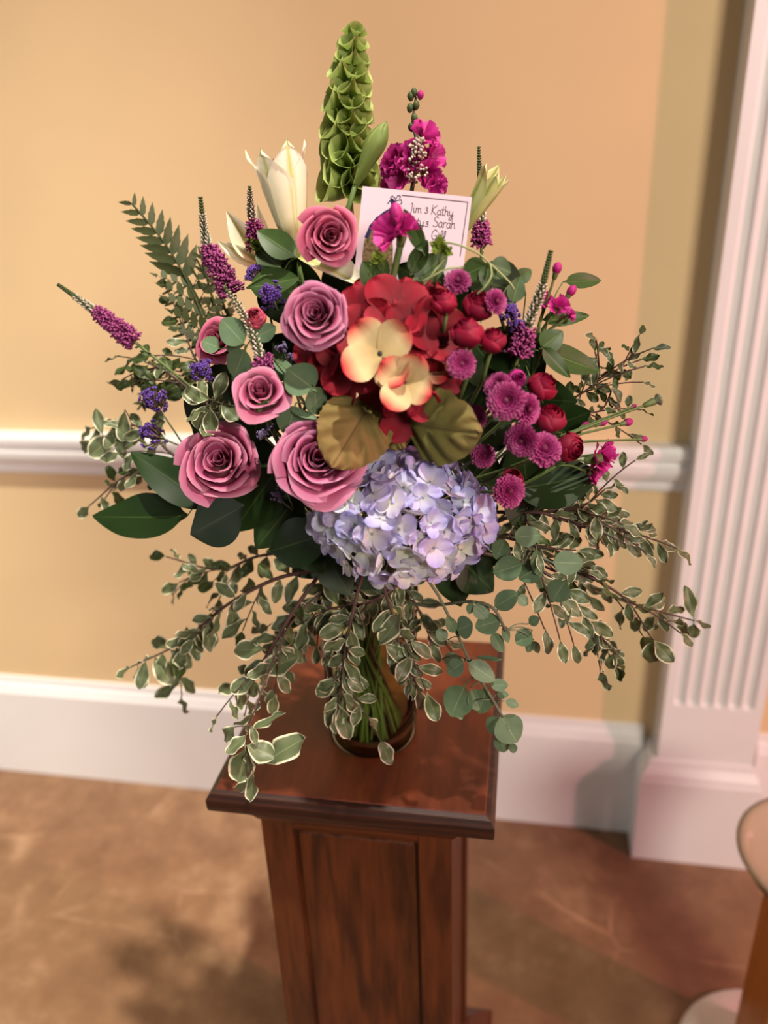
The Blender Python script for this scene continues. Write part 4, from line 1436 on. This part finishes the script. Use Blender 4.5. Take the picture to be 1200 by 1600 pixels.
# lime bracts (bupleurum) by the card
def bupleurum(label, px, py, Y, r):
    c = at(px, py, Y)
    root = thing('bupleurum', label, 'bupleurum', c, 'lime green bract tufts')
    s = r * mpp(c)
    br = ovate(0.3, 0.8, 0.1, 0.2, n=(4, 5)).mesh('bract', MT['lime'])
    for k in range(11):
        d = (facing(c, uni(-1, 1), uni(-0.5, 1.2)) * 0.4 + Vector((uni(-1, 1), uni(-1, 0.3), uni(-0.4, 1)))).normalized()
        part('bract', br, root, M4(c, basis(d, facing(c)), s * uni(0.6, 1.0)))
    mb = MB()
    for k in range(40):
        d = Vector((uni(-1, 1), uni(-1, 0.2), uni(-0.6, 1))).normalized()
        mb.bud(c + d * s * uni(0.2, 0.7), d, s * 0.22, s * 0.07)
    part('tiny_buds', mb.mesh('tiny_buds', MT['lime']), root, kind='stuff')
    add_stem(root, c, Vector((0, 0.2, -1)), 0.001)


bupleurum('lime green bract tuft on the lower right corner of the card', 690, 388, 0.606, 24)
bupleurum('lime green bract tuft on the peacock at the card lower left', 590, 408, 0.604, 18)
bupleurum('lime green bract tuft left of the trumpet lily base', 402, 384, 0.66, 16)

# eucalyptus
GE = 'round leaved eucalyptus stems'
branch('eucalyptus_stem', 'two round grey green leaves in front of the far left rose', 'eucalyptus', [(400, 620, 0.63), (382, 550, 0.60)], EUC,
       [(384, 540, 0.595, 345, 498, 0.60, 1.0, -0.3, 0.2), (384, 542, 0.595, 362, 593, 0.595, 0.95, -0.1, 0.2), (384, 540, 0.595, 350, 540, 0.605, 0.6, -0.1, 0.5), (395, 530, 0.598, 430, 510, 0.60, 0.9, 0.2, 0.3), (345, 545, 0.60, 315, 532, 0.60, 1.1, -0.2, 0.2)], group=GE)
branch('eucalyptus_stem', 'round grey green leaves lying against the left of the silk flower', 'eucalyptus', [(470, 700, 0.60), (472, 650, 0.575), (490, 610, 0.565)], EUC,
       [(495, 612, 0.562, 446, 572, 0.57, 1.15, 0.0, 0.15), (490, 600, 0.563, 500, 650, 0.568, 0.9, 0.4, 0.0), (462, 630, 0.567, 445, 685, 0.567, 1.0, -0.1, 0.1), (450, 638, 0.568, 496, 652, 0.562, 0.35, 0, 0.6), (425, 560, 0.60, 462, 585, 0.585, 0.5, 0, 0.4)], group=GE)
branch('eucalyptus_stem', 'eucalyptus branch hanging down over the right corner of the pedestal', 'eucalyptus', [(685, 930, 0.62), (712, 985, 0.61), (735, 1035, 0.605), (765, 1085, 0.60), (785, 1120, 0.60)], EUC,
       [(726, 1033, 0.602, 696, 1053, 0.60, 1.0, 0, 0.2), (728, 1033, 0.60, 776, 1062, 0.595, 0.75, 0, 0.3), (728, 1068, 0.60, 702, 1122, 0.595, 0.95, -0.1, 0.1), (760, 1072, 0.602, 748, 1118, 0.60, 0.8, 0, 0.1), (764, 1070, 0.60, 794, 1070, 0.60, 0.9, 0.1, 0.3), (788, 1095, 0.60, 812, 1102, 0.60, 0.8, 0.1, 0.2), (780, 1115, 0.60, 811, 1162, 0.59, 1.15, 0.1, 0.1), (780, 1118, 0.60, 762, 1148, 0.597, 0.9, -0.1, 0.1), (782, 1145, 0.597, 788, 1178, 0.595, 0.9, 0, 0.1), (735, 1075, 0.60, 750, 1110, 0.60, 0.8, 0.3, 0.1), (712, 985, 0.607, 738, 975, 0.60, 1.3, 0.2, 0.2), (712, 990, 0.607, 700, 965, 0.60, 0.6, 0, 0.2), (700, 1000, 0.61, 682, 985, 0.61, 1.1, 0, 0.3), (716, 1112, 0.60, 722, 1124, 0.595, 1.0, 0, 0.2), (775, 1085, 0.605, 795, 1085, 0.605, 0.9, 0.1, 0.3), (740, 1026, 0.61, 785, 1030, 0.60, 0.22, 0, 0.6), (690, 1030, 0.63, 720, 1030, 0.63, 1.0, 0, 0.4), (800, 1160, 0.595, 803, 1178, 0.593, 0.9, 0, 0)], 'stem_grey', group=GE)
branch('eucalyptus_stem', 'eucalyptus sprig arching right between hydrangea and trailing greens', 'eucalyptus', [(690, 945, 0.63), (735, 940, 0.61), (770, 950, 0.60), (790, 985, 0.60)], EUC,
       [(740, 942, 0.603, 764, 965, 0.60, 1.1, 0, 0.2), (738, 940, 0.603, 732, 960, 0.60, 0.8, 0, 0.3), (785, 968, 0.60, 742, 980, 0.595, 1.0, 0, 0.1), (786, 975, 0.60, 795, 1005, 0.60, 0.5, 0.2, 0.1), (768, 985, 0.60, 786, 1020, 0.60, 0.6, 0, 0.2), (770, 950, 0.60, 808, 926, 0.60, 0.9, 0, 0.3), (832, 985, 0.61, 806, 1006, 0.605, 1.1, 0, 0.1), (825, 975, 0.61, 842, 965, 0.61, 1.1, 0, 0.2), (832, 998, 0.61, 824, 1020, 0.61, 0.7, 0, 0.1), (834, 1000, 0.61, 842, 1022, 0.61, 0.6, 0, 0.1), (808, 930, 0.61, 826, 945, 0.61, 1.0, 0, 0.3)], 'stem_grey', group=GE)
branch('eucalyptus_stem', 'eucalyptus sprig of pale ovals right of the hydrangea', 'eucalyptus', [(730, 870, 0.66), (790, 835, 0.63), (830, 860, 0.615), (870, 885, 0.61)], EUC,
       [(860, 878, 0.605, 912, 880, 0.605, 1.0, 0, 0.25), (820, 880, 0.61, 770, 895, 0.61, 1.0, 0, 0.2), (800, 840, 0.61, 845, 835, 0.61, 1.0, 0, 0.2), (885, 905, 0.608, 862, 940, 0.608, 1.1, 0, 0.1), (838, 855, 0.61, 840, 900, 0.61, 0.5, 0, 0.2), (850, 880, 0.615, 810, 905, 0.615, 1.0, 0, 0.2), (790, 840, 0.62, 775, 875, 0.62, 0.9, 0, 0.1)], 'stem_grey', group=GE)


# variegated pittosporum
def sprig(label, path, n, spx, t0=0.15, plain_=0.15, spread=1.0, twig=0.0011, side_twigs=0, droop=0.2, name='pittosporum_sprig', group='variegated trailing sprigs', meshes=None, dark=1.0, extra=(), to_vase=True):
    P = catmull([at(*p) for p in path], 8)
    root = thing(name, label, 'greenery', P[0], group)
    full = P[::-1] + (stem_to_vase(P[0], P[0] - P[3], 0.05)[1:] if to_vase else [])
    part('stem', MB().tube(full, [0.0007 + min(1, i / 20) * twig for i in range(len(full))], 6).mesh('stem', MT['twig']), root)
    lines = [(P, n)]
    for k in range(side_twigs):
        i = int(len(P) * (0.25 + 0.55 * (k + 0.5) / side_twigs))
        d = (P[min(i + 2, len(P) - 1)] - P[max(0, i - 2)]).normalized()
        a = (RIGHT * uni(-1, 1) - DOWN * uni(-0.9, 0.5) + Vector((0, uni(-.6, .6), 0)))
        d2 = (d * 0.9 + a * 0.7).normalized()
        l = uni(0.035, 0.07) * spread
        Q = [P[i] + d2 * (l * q / 5) + Vector((0, 0, -droop * l * (q / 5) ** 2)) for q in range(6)]
        part('twig', MB().tube(Q, 0.0007, 5).mesh('twig', MT['twig']), root)
        lines.append((Q, max(4, n // 4)))
    for (Q, cnt) in lines:
        for k in range(cnt):
            t = (t0 if Q is P else 0.25) + (1 - (t0 if Q is P else 0.25)) * (k + uni(0.2, 0.8)) / cnt
            if k == cnt - 1:
                t = 1.0
            x = min(t, 0.9999) * (len(Q) - 1)
            i = int(x)
            c = Q[i].lerp(Q[i + 1], x - i)
            d = (Q[i + 1] - Q[i]).normalized()
            tow = facing(c, uni(-.5, .5), uni(-.2, .7))
            side = d.cross(tow).normalized() * (1 if k % 2 else -1)
            yv = (d * uni(0.25, 1.0) + side * uni(0.5, 1.1) * spread + Vector((uni(-.35, .35), uni(-.5, .3), uni(-.35, .25) - droop))).normalized()
            if t == 1.0:
                yv = (d + Vector((0, 0, -droop * 0.5))).normalized()
            zv = (tow + Vector((uni(-.7, .7), uni(-.7, .7), uni(-.3, .9)))).normalized()
            s = spx * mpp(c) * uni(0.8, 1.3)
            src = meshes if meshes else (PITTP if rnd() < plain_ else PITT)
            q = uni(0.75, 1.12) * dark
            part('leaf', random.choice(src), root, M4(c, basis(yv, zv), (s * uni(0.85, 1.1), s, s)), (q, q, q * uni(0.9, 1.0)))
    for bx, by, bY, tx, ty, tY, wf, dx, up in extra:
        p0, p1 = at(bx, by, bY), at(tx, ty, tY)
        between(root, 'leaf', random.choice(PITT), p0, p1, facing(p0, dx, up), wf, (1.1, 1.1, 1.05))
        petiole(root, p0, full, 'twig', 0.0005)
    return root


# left
sprig('variegated sprig at far left crossing the chair rail', [(330, 740, 0.69), (270, 710, 0.70), (215, 665, 0.71), (145, 690, 0.715)], 13, 36, 0.15, 0.3, 1.0, side_twigs=3, extra=[(195, 640, 0.71, 190, 690, 0.705, 0.9, -0.2, 0.1), (160, 680, 0.71, 150, 640, 0.71, 0.9, 0, 0.1), (180, 680, 0.71, 140, 712, 0.705, 1.3, 0, 0.1)])
sprig('variegated rosette of leaves above the big pink rose', [(360, 690, 0.64), (335, 650, 0.615), (318, 630, 0.605)], 9, 40, 0.3, 0.0, 1.1, extra=[(330, 625, 0.605, 283, 612, 0.60, 1.2, 0, 0.3), (325, 632, 0.60, 300, 672, 0.60, 1.1, 0, 0.2), (328, 635, 0.60, 330, 680, 0.60, 1.1, 0, 0.2), (345, 630, 0.605, 372, 655, 0.60, 1.5, 0.1, 0.2), (335, 625, 0.605, 350, 585, 0.605, 1.0, 0, 0.2)])
sprig('leafy sprig below the fern at left', [(330, 640, 0.70), (285, 600, 0.71), (245, 575, 0.72), (215, 590, 0.73)], 12, 34, 0.05, 0.8, 1.1, side_twigs=3)
sprig('leafy sprig rising into the fern at left', [(330, 600, 0.72), (300, 550, 0.73), (285, 500, 0.74)], 10, 30, 0.1, 0.8, 1.1, side_twigs=2)
sprig('small leaved sprig above the long dark leaf at left', [(300, 760, 0.69), (240, 740, 0.70), (195, 745, 0.705), (140, 790, 0.71)], 10, 30, 0.1, 0.3, 1.0, side_twigs=2)
# lower left
sprig('longest variegated branch trailing to the lower left over the wall', [(500, 890, 0.66), (430, 905, 0.655), (355, 945, 0.65), (280, 1005, 0.65), (205, 1042, 0.65)], 20, 42, 0.1, 0.15, 1.0, 0.0014, side_twigs=4, extra=[(265, 1015, 0.648, 300, 1040, 0.645, 1.3, 0, 0.2), (240, 1025, 0.648, 270, 1070, 0.645, 1.2, 0, 0.1), (215, 1040, 0.648, 225, 1075, 0.645, 1.2, 0, 0.1), (305, 985, 0.648, 335, 1002, 0.645, 1.3, 0, 0.3)])
sprig('variegated twig at lower left behind the longest branch', [(470, 860, 0.69), (400, 870, 0.70), (340, 890, 0.71), (260, 870, 0.715)], 15, 30, 0.1, 0.4, 1.0, side_twigs=4)
sprig('variegated branch hanging in front of the pedestal top left edge', [(505, 890, 0.64), (465, 945, 0.62), (425, 1010, 0.605), (395, 1065, 0.60), (383, 1115, 0.60)], 12, 40, 0.2, 0.1, 1.0, 0.0013, side_twigs=2, extra=[(400, 1058, 0.598, 360, 1080, 0.595, 1.1, 0, 0.2), (398, 1062, 0.598, 395, 1095, 0.595, 1.2, 0, 0.1), (405, 1050, 0.598, 456, 1025, 0.595, 1.2, 0, 0.3), (415, 1015, 0.60, 362, 1012, 0.60, 1.2, 0, 0.3)])
sprig('pale variegated cluster hanging over the front left edge of the pedestal', [(440, 1000, 0.60), (412, 1070, 0.575), (392, 1130, 0.555), (385, 1165, 0.55)], 5, 36, 0.35, 0.0, 1.0, 0.0004, extra=[(384, 1165, 0.549, 428, 1180, 0.545, 1.55, 0, 0.2), (385, 1165, 0.549, 372, 1222, 0.545, 1.2, 0, 0.1), (408, 1195, 0.547, 460, 1152, 0.545, 0.95, 0, 0.4), (388, 1215, 0.545, 362, 1252, 0.543, 0.6, 0.3, 0.1), (395, 1205, 0.545, 390, 1252, 0.543, 0.7, -0.3, 0.1), (370, 1135, 0.555, 334, 1160, 0.555, 0.9, 0, 0.3), (393, 1142, 0.555, 434, 1110, 0.555, 0.5, 0, 0.7)])
# centre, in front of the vase
sprig('variegated sprig hanging down the left front of the vase', [(560, 920, 0.63), (545, 985, 0.615), (535, 1050, 0.61), (530, 1100, 0.605)], 13, 40, 0.15, 0.0, 1.0, side_twigs=3, extra=[(533, 1095, 0.603, 512, 1140, 0.60, 1.2, 0, 0.1), (535, 1090, 0.603, 548, 1145, 0.60, 1.25, 0, 0.1), (530, 1100, 0.60, 545, 1155, 0.598, 0.9, 0, 0), (540, 1060, 0.605, 568, 1078, 0.60, 1.2, 0, 0.2), (525, 1060, 0.605, 490, 1090, 0.60, 1.1, 0, 0.1), (545, 1015, 0.606, 568, 1020, 0.60, 1.3, 0, 0.2)])
sprig('variegated sprig hanging over the right front of the vase', [(600, 920, 0.63), (615, 965, 0.615), (625, 1010, 0.61), (640, 1055, 0.605)], 11, 38, 0.1, 0.0, 1.0, side_twigs=3, extra=[(640, 1060, 0.604, 645, 1090, 0.60, 1.2, 0, 0.1), (600, 1005, 0.606, 640, 1035, 0.60, 1.0, 0, 0.2), (640, 1000, 0.606, 675, 1025, 0.60, 1.0, 0, 0.2), (590, 1010, 0.606, 625, 960, 0.60, 0.8, 0, 0.3)])
sprig('variegated leaves bunched under the hydrangea at the vase rim', [(640, 900, 0.66), (590, 935, 0.645), (540, 945, 0.64), (490, 960, 0.64)], 18, 38, 0.0, 0.0, 1.2, side_twigs=4)
sprig('variegated leaves at the left of the vase rim', [(540, 890, 0.67), (500, 930, 0.66), (470, 980, 0.655), (455, 1020, 0.65)], 16, 36, 0.0, 0.1, 1.2, side_twigs=4)
sprig('short variegated sprig at the right of the vase rim', [(620, 900, 0.66), (650, 945, 0.65), (670, 985, 0.645)], 10, 34, 0.0, 0.0, 1.1, side_twigs=2)
# right
sprig('upper right variegated branch ending near the fluted pilaster', [(740, 830, 0.68), (830, 800, 0.66), (920, 825, 0.66), (1000, 825, 0.665)], 22, 34, 0.08, 0.1, 1.1, 0.0014, side_twigs=6)
sprig('curling variegated twig just under the dark right hand leaf', [(760, 800, 0.68), (850, 800, 0.67), (910, 790, 0.66), (945, 765, 0.66)], 17, 32, 0.1, 0.0, 1.2, side_twigs=4)
sprig('variegated branch trailing down right to the white pilaster', [(770, 850, 0.67), (870, 880, 0.655), (970, 930, 0.65), (1020, 1000, 0.65)], 14, 38, 0.1, 0.3, 1.0, 0.0013, side_twigs=3, extra=[(1020, 1000, 0.648, 1052, 1035, 0.645, 1.1, 0, 0.1), (1022, 1000, 0.648, 1012, 1045, 0.645, 1.2, 0, 0.1)])
sprig('long bare twig with few leaves reaching farthest right', [(840, 880, 0.68), (950, 930, 0.68), (1030, 955, 0.685), (1085, 970, 0.69)], 5, 32, 0.5, 0.3, 1.0, 0.0007, extra=[(1084, 968, 0.69, 1078, 925, 0.69, 0.9, 0.2, 0.1), (1084, 972, 0.69, 1082, 1000, 0.69, 1.4, 0, 0.1)])
sprig('lower right variegated twig hanging left of the pilaster plinth', [(780, 870, 0.65), (860, 900, 0.64), (915, 965, 0.635), (965, 1025, 0.635)], 13, 36, 0.15, 0.2, 1.0, 0.0012, side_twigs=3, extra=[(960, 1020, 0.633, 948, 1050, 0.63, 1.2, 0, 0.1), (962, 1020, 0.633, 972, 1048, 0.63, 1.2, 0, 0.1), (940, 990, 0.635, 925, 1022, 0.63, 1.2, 0, 0.1)])
sprig('dense variegated greenery right of the hydrangea', [(730, 830, 0.68), (790, 840, 0.66), (850, 855, 0.65), (900, 860, 0.65)], 18, 34, 0.0, 0.1, 1.2, side_twigs=5)
sprig('thin brown twigs with few leaves at far right above the rail', [(850, 640, 0.70), (900, 620, 0.71), (935, 590, 0.72), (930, 550, 0.72)], 12, 24, 0.2, 0.5, 1.2, 0.0004, side_twigs=5, dark=0.85)
sprig('thin arching twig with small leaves behind the right crimson roses', [(860, 690, 0.70), (900, 650, 0.71), (940, 640, 0.72), (960, 600, 0.72)], 12, 22, 0.2, 0.5, 1.2, 0.0004, side_twigs=4, dark=0.85)


# ------------------------------------------------------------------ fern
def fern(label, path, specs, maxpx):
    P = catmull([at(*p) for p in path], 8)
    root = thing('leatherleaf_fern', label, 'fern', P[0], 'fern fronds')
    part('rachis', MB().tube(P[::-1] + stem_to_vase(P[0], P[0] - P[2])[1:], 0.0011, 5).mesh('rachis', MT['fern']), root)
    for t, side, lpx, lobes, ang in specs:
        x = min(t, 0.999) * (len(P) - 1)
        i = int(x)
        c = P[i].lerp(P[i + 1], x - i)
        d = (P[i + 1] - P[i]).normalized()
        tow = facing(c)
        sd = d.cross(tow).normalized() * side
        y = (d * math.cos(ang) + sd * math.sin(ang)).normalized()
        L = lpx * mpp(c)
        k = (lobes,)
        if k not in _fern:
            mb = MB()
            if lobes <= 1:
                mb = ovate(0.15, 0.62, 0.1, 0.1, n=(4, 10), neck=0.02, serr=0.12)
            else:
                mb.tube([(0, 0, 0), (0, 0.5, 0), (0, 1, -0.08)], [0.012, 0.009, 0.003], 4)
                for q in range(lobes):
                    v = 0.10 + 0.82 * q / lobes
                    for s_ in (-1, 1):
                        l = (0.36 * (1 - v) ** 0.6 + 0.05)
                        w = 0.085

                        def fn(u, vv, v=v, s_=s_, l=l, w=w):
                            ww = w * math.sin(PI * min(1, 0.15 + 0.85 * vv)) ** 0.7 + 0.004
                            return (s_ * (l * vv * 0.80 + u * ww * -0.45 * s_), v + l * vv * 0.58 + u * ww * 0.8, -0.06 * vv)
                        mb.sheet(2, 4, fn)
                mb.sheet(2, 4, lambda u, v: (u * 0.05 * (1 - v), 0.85 + 0.22 * v, -0.06))
            _fern[k] = mb.mesh('pinna', MT['fern'])
        q = uni(0.85, 1.1)
        part('pinna', _fern[k], root, M4(c, basis(y, (tow + Vector((uni(-.3, .3), uni(-.3, .3), uni(-.3, .3)))).normalized()), L), (q, q, q))


_fern = {}
sp = []
N = 13
for k in range(N):
    t = 0.10 + 0.88 * k / (N - 1)
    l = 16 + 58 * (1 - t) ** 0.6
    lob = 1 if t > 0.42 else (3 if t > 0.25 else 4)
    sp.append((t, 1, l * (1.0 if lob == 1 else 1.05), lob, 0.80))
    sp.append((t + 0.02, -1, l * (1.0 if lob == 1 else 1.05), lob, 0.80))
fern('leatherleaf fern frond fanning out at upper left against the wall', [(345, 600, 0.73), (318, 500, 0.745), (285, 425, 0.755), (250, 370, 0.76), (206, 318, 0.76)], sp, 80)
sp2 = [(t, s, 40 * (1 - t) + 14, 4 if t < 0.6 else 1, 0.8) for t in (0.25, 0.4, 0.55, 0.7, 0.82, 0.92) for s in (-1, 1)]
fern('smaller fern frond beside the pink veronica at left', [(345, 600, 0.74), (345, 520, 0.75), (330, 460, 0.76), (310, 385, 0.765)], sp2, 60)
fern('low fern frond below the left veronica spike', [(340, 640, 0.74), (300, 600, 0.75), (250, 600, 0.76), (215, 640, 0.765)], sp2, 60)


# ------------------------------------------------------------------ statice and caspia
def statice(label, heads, base, mat, n, spread, name='statice', cat='statice', group='purple statice clusters'):
    b0 = at(*base)
    root = thing(name, label, cat, b0, group)
    part('stem', MB().tube(stem_to_vase(b0, Vector((0, 0.3, -1))), 0.0012, 5).mesh('stem', MT['stem_grey']), root)
    for px, py, Y, r in heads:
        c = at(px, py, Y)
        s = r * mpp(c)
        d = (c - b0).normalized()
        part('branch', MB().tube(bez(b0, b0 + d * 0.01, c - d * 0.02, c - d * s * 0.5, 5), 0.0009, 5).mesh('branch', MT['stem_grey']), root)
        fl, cl = MB(), MB()
        for k in range(n):
            o = (d * uni(0.0, 1) + Vector((uni(-1, 1), uni(-1, 1), uni(-1, 1))) * spread).normalized()
            e = c + o * s * uni(0.35, 0.95)
            cl.bud(c - d * s * 0.5 + o * s * 0.2, (e - (c - d * s * 0.5)), (e - (c - d * s * 0.5)).length * 0.95, s * 0.06)
            a = o.orthogonal().normalized()
            for q in range(5):
                f = Matrix.Rotation(2 * PI * q / 5, 3, o) @ a
                fl.bud(e - o * s * 0.05, (f + o * 0.7), s * 0.24, s * 0.075)
        part('florets', fl.mesh('florets', MT[mat]), root, kind='stuff')
        part('calyces', cl.mesh('calyces', MT['statice_calyx']), root, kind='stuff')


statice('purple statice tufts at far left beside the pink rose', [(243, 630, 0.675, 26), (242, 680, 0.675, 26)], (290, 700, 0.68), 'statice', 36, 0.75)
statice('purple statice tuft under the far left rose', [(316, 580, 0.625, 24)], (345, 620, 0.65), 'statice', 36, 0.75)
statice('purple statice tuft between the lily leaves and mauve rose', [(425, 462, 0.625, 26), (398, 432, 0.65, 20)], (440, 500, 0.65), 'statice', 36, 0.75)
statice('purple statice tuft beside the upright veronica', [(795, 492, 0.62, 22), (808, 510, 0.622, 16)], (790, 550, 0.65), 'statice', 36, 0.75)
GC = 'lavender caspia wisps'
statice('lavender caspia wisp between the two lower pink roses', [(433, 776, 0.595, 14), (445, 758, 0.598, 12)], (460, 800, 0.63), 'caspia', 26, 0.9, 'caspia', 'caspia', GC)
statice('lavender caspia wisp below the upright pink rose', [(412, 680, 0.595, 12), (424, 670, 0.597, 10)], (440, 710, 0.62), 'caspia', 22, 0.9, 'caspia', 'caspia', GC)
statice('lavender caspia wisp right of the pale veronica spike', [(442, 548, 0.60, 14), (455, 560, 0.605, 10), (435, 600, 0.59, 9)], (460, 600, 0.63), 'caspia', 24, 0.9, 'caspia', 'caspia', GC)


# ------------------------------------------------------------------ gift card
def card():
    TL, TR, BL = at(567, 291, 0.655), at(738, 308, 0.662), at(552, 445, 0.638)
    ex = (TR - TL)
    ey = (TL - BL)
    w, h = ex.length, ey.length
    ex.normalize()
    nz = ex.cross(ey).normalized()
    ey = nz.cross(ex)
    m = Matrix((ex, ey, nz)).transposed()
    O = BL
    wm = M4(O, m)
    root = thing('gift_card', 'white gift card with peacock drawing and handwritten names among the flowers', 'card', O)
    th = 0.0005
    b_ = MB().box((0, 0, -th), (w, h, 0))
    part('card_sheet', b_.mesh('card_sheet', MT['card'], False), root, wm)
    zi = 0.0002

    def U(x, y):
        """card photo pixels to card plane (u right, v up)"""
        ux = (x - 567) + 0.0
        d = RIGHT * (x - 600) + DOWN * (y - 800) + FWD * F_PX
        t = (O - CAM).dot(nz) / d.dot(nz)
        q = CAM + d * t - O
        return (q.dot(ex), q.dot(ey))

    def stroke(mb, pts, wd):
        P = [U(*p) for p in pts]
        for (x0, y0), (x1, y1) in zip(P[:-1], P[1:]):
            dx, dy = x1 - x0, y1 - y0
            l = math.hypot(dx, dy) or 1e-6
            nx, ny = -dy / l * wd / 2, dx / l * wd / 2
            ox, oy = dx / l * wd * 0.3, dy / l * wd * 0.3
            mb.add([(x0 + nx - ox, y0 + ny - oy, zi), (x0 - nx - ox, y0 - ny - oy, zi), (x1 - nx + ox, y1 - ny + oy, zi), (x1 + nx + ox, y1 + ny + oy, zi)], [(0, 1, 2, 3)])
    # frame line of the writing field
    mb = MB()
    stroke(mb, [(628, 305), (731, 316), (719, 400)], 0.0006)
    part('printed_frame', mb.mesh('printed_frame', MT['ink'], False), root, wm)
    # handwriting: x to the right in px, y down, local letter box 10 high
    G = {
        'J': ([[(1.2, -8.6), (3, -9.8)], [(3, -9.8), (2.8, -3), (2.0, 1.6), (0, 2.6), (-1.8, 1.2), (-1.6, -0.6)]], 4.8),
        'i': ([[(0, -5), (0.2, -1), (1, 0), (2, -1)], [(0.3, -7.2), (0.6, -7.0)]], 2.6),
        'm': ([[(0, -5), (0, 0)], [(0, -3.5), (1.5, -5), (2.4, -4), (2.4, 0)], [(2.4, -3.5), (4, -5), (5, -4), (5, -1), (6, 0)]], 7),
        '&': ([[(0, -5.5), (2, -6.2), (2.6, -5), (1, -3.6), (2.8, -2.6), (2.4, -0.6), (0.6, 0), (-0.4, -0.8)]], 5),
        'K': ([[(0, -9.5), (-0.6, 0)], [(4.5, -9.5), (0, -4.5), (4, 0)]], 5.2),
        'a': ([[(3, -4.4), (1.4, -5), (0, -3), (0.2, -0.8), (1.4, 0), (2.8, -1.6), (3, -4.6), (3, -1), (4, 0)]], 4.4),
        't': ([[(1, -8.5), (0.8, -1.2), (1.6, 0), (2.6, -0.8)], [(-0.8, -5.6), (3, -6)]], 3.4),
        'h': ([[(0, -9.5), (0, 0)], [(0, -3.4), (1.4, -5), (2.6, -4.2), (2.8, -1), (3.6, 0)]], 4.2),
        'y': ([[(0, -5), (0.4, -1.4), (1.6, -0.6), (3, -2), (3.4, -5)], [(3.4, -5), (3, 1), (1.6, 4), (0, 3.2), (1.6, 1), (4.6, -1)]], 4.8),
        'S': ([[(4, -8.4), (2.4, -9.6), (0.6, -8), (1.2, -5.6), (3.4, -4.2), (3.6, -1.4), (1.6, 0), (-0.4, -1)]], 5),
        'r': ([[(0, -5), (0.2, 0)], [(0.1, -3.4), (1.4, -5), (2.6, -4.6)]], 3.2),
        'G': ([[(4.6, -7.6), (3, -9.4), (0.8, -7.6), (0, -4), (1, -0.6), (3.4, -0.4), (4.6, -3.6), (2.6, -3.8)], [(4.6, -3.6), (4.4, 2), (2.6, 5), (1, 4)]], 5.6),
        'l': ([[(0.4, -0.4), (1.8, -6), (1.6, -9.2), (0.6, -8), (0.6, -1.2), (1.6, 0), (2.4, -0.8)]], 2.8),
        '.': ([[(0, -0.4), (0.3, 0)]], 2)}
    wr = MB()

    def write(txt, x, y, k, slope=0.10):
        for ch in txt:
            if ch == ' ':
                x += 2.6 * k
                continue
            S, adv = G[ch]
            for s in S:
                q = catmull([Vector((a, b2, 0)) for a, b2 in s], 4) if len(s) > 2 else [Vector((a, b2, 0)) for a, b2 in s]
                stroke(wr, [(x + p.x * k - p.y * k * 0.12, y + p.y * k + (p.x * k) * slope) for p in q], 0.00048)
            x += adv * k
            y += adv * k * slope
    write('Jim', 639, 331, 1.45)
    write('&', 664, 333, 1.45)
    write('Kathy', 675, 335, 1.55)
    write('ty', 651, 353, 1.45)
    write('&', 665, 354, 1.3)
    write('Sarah', 677, 354, 1.65)
    write('Gill', 674, 374, 1.65)
    part('handwriting', wr.mesh('handwriting', MT['ink'], False), root, wm)
    # peacock print: tail, body, crest scrolls
    def poly(pts, mat, name, z):
        P = [U(*p) for p in pts]
        part(name, MB().add([(a, b2, z) for a, b2 in P], [tuple(range(len(P)))]).mesh(name, MT[mat], False), root, wm)
    poly([(600, 333), (588, 340), (577, 355), (569, 377), (566, 400), (567, 420), (576, 432), (592, 438), (606, 434), (613, 415), (614, 390), (612, 360), (608, 340)][::-1], 'peacock_tail', 'printed_tail', 0.00015)
    dk = MB()
    stroke(dk, [(616, 318), (611, 328), (602, 333), (590, 342), (580, 354), (573, 370)], 0.0030)
    stroke(dk, [(617, 316), (612, 312), (613, 318)], 0.0022)
    stroke(dk, [(618, 322), (614, 334), (607, 345)], 0.0036)
    stroke(dk, [(614, 312), (609, 314), (606, 318)], 0.0008)
    for s in ([(615, 313), (610, 309), (613, 306), (617, 309), (619, 313)], [(618, 312), (622, 305), (626, 307), (624, 311)], [(619, 314), (627, 312), (628, 318), (624, 319)]):
        stroke(dk, s, 0.0006)
    part('printed_peacock', dk.mesh('printed_peacock', MT['peacock'], False), root, wm)
    # clear pick holding the card
    pk = catmull([at(640, 430, 0.662), at(635, 500, 0.68)], 4)
    part('card_pick', MB().tube(pk + stem_to_vase(pk[-1], Vector((0, 0.1, -1)))[1:], 0.0012, 5).mesh('card_pick', MT['stem_pale']), root)


card()
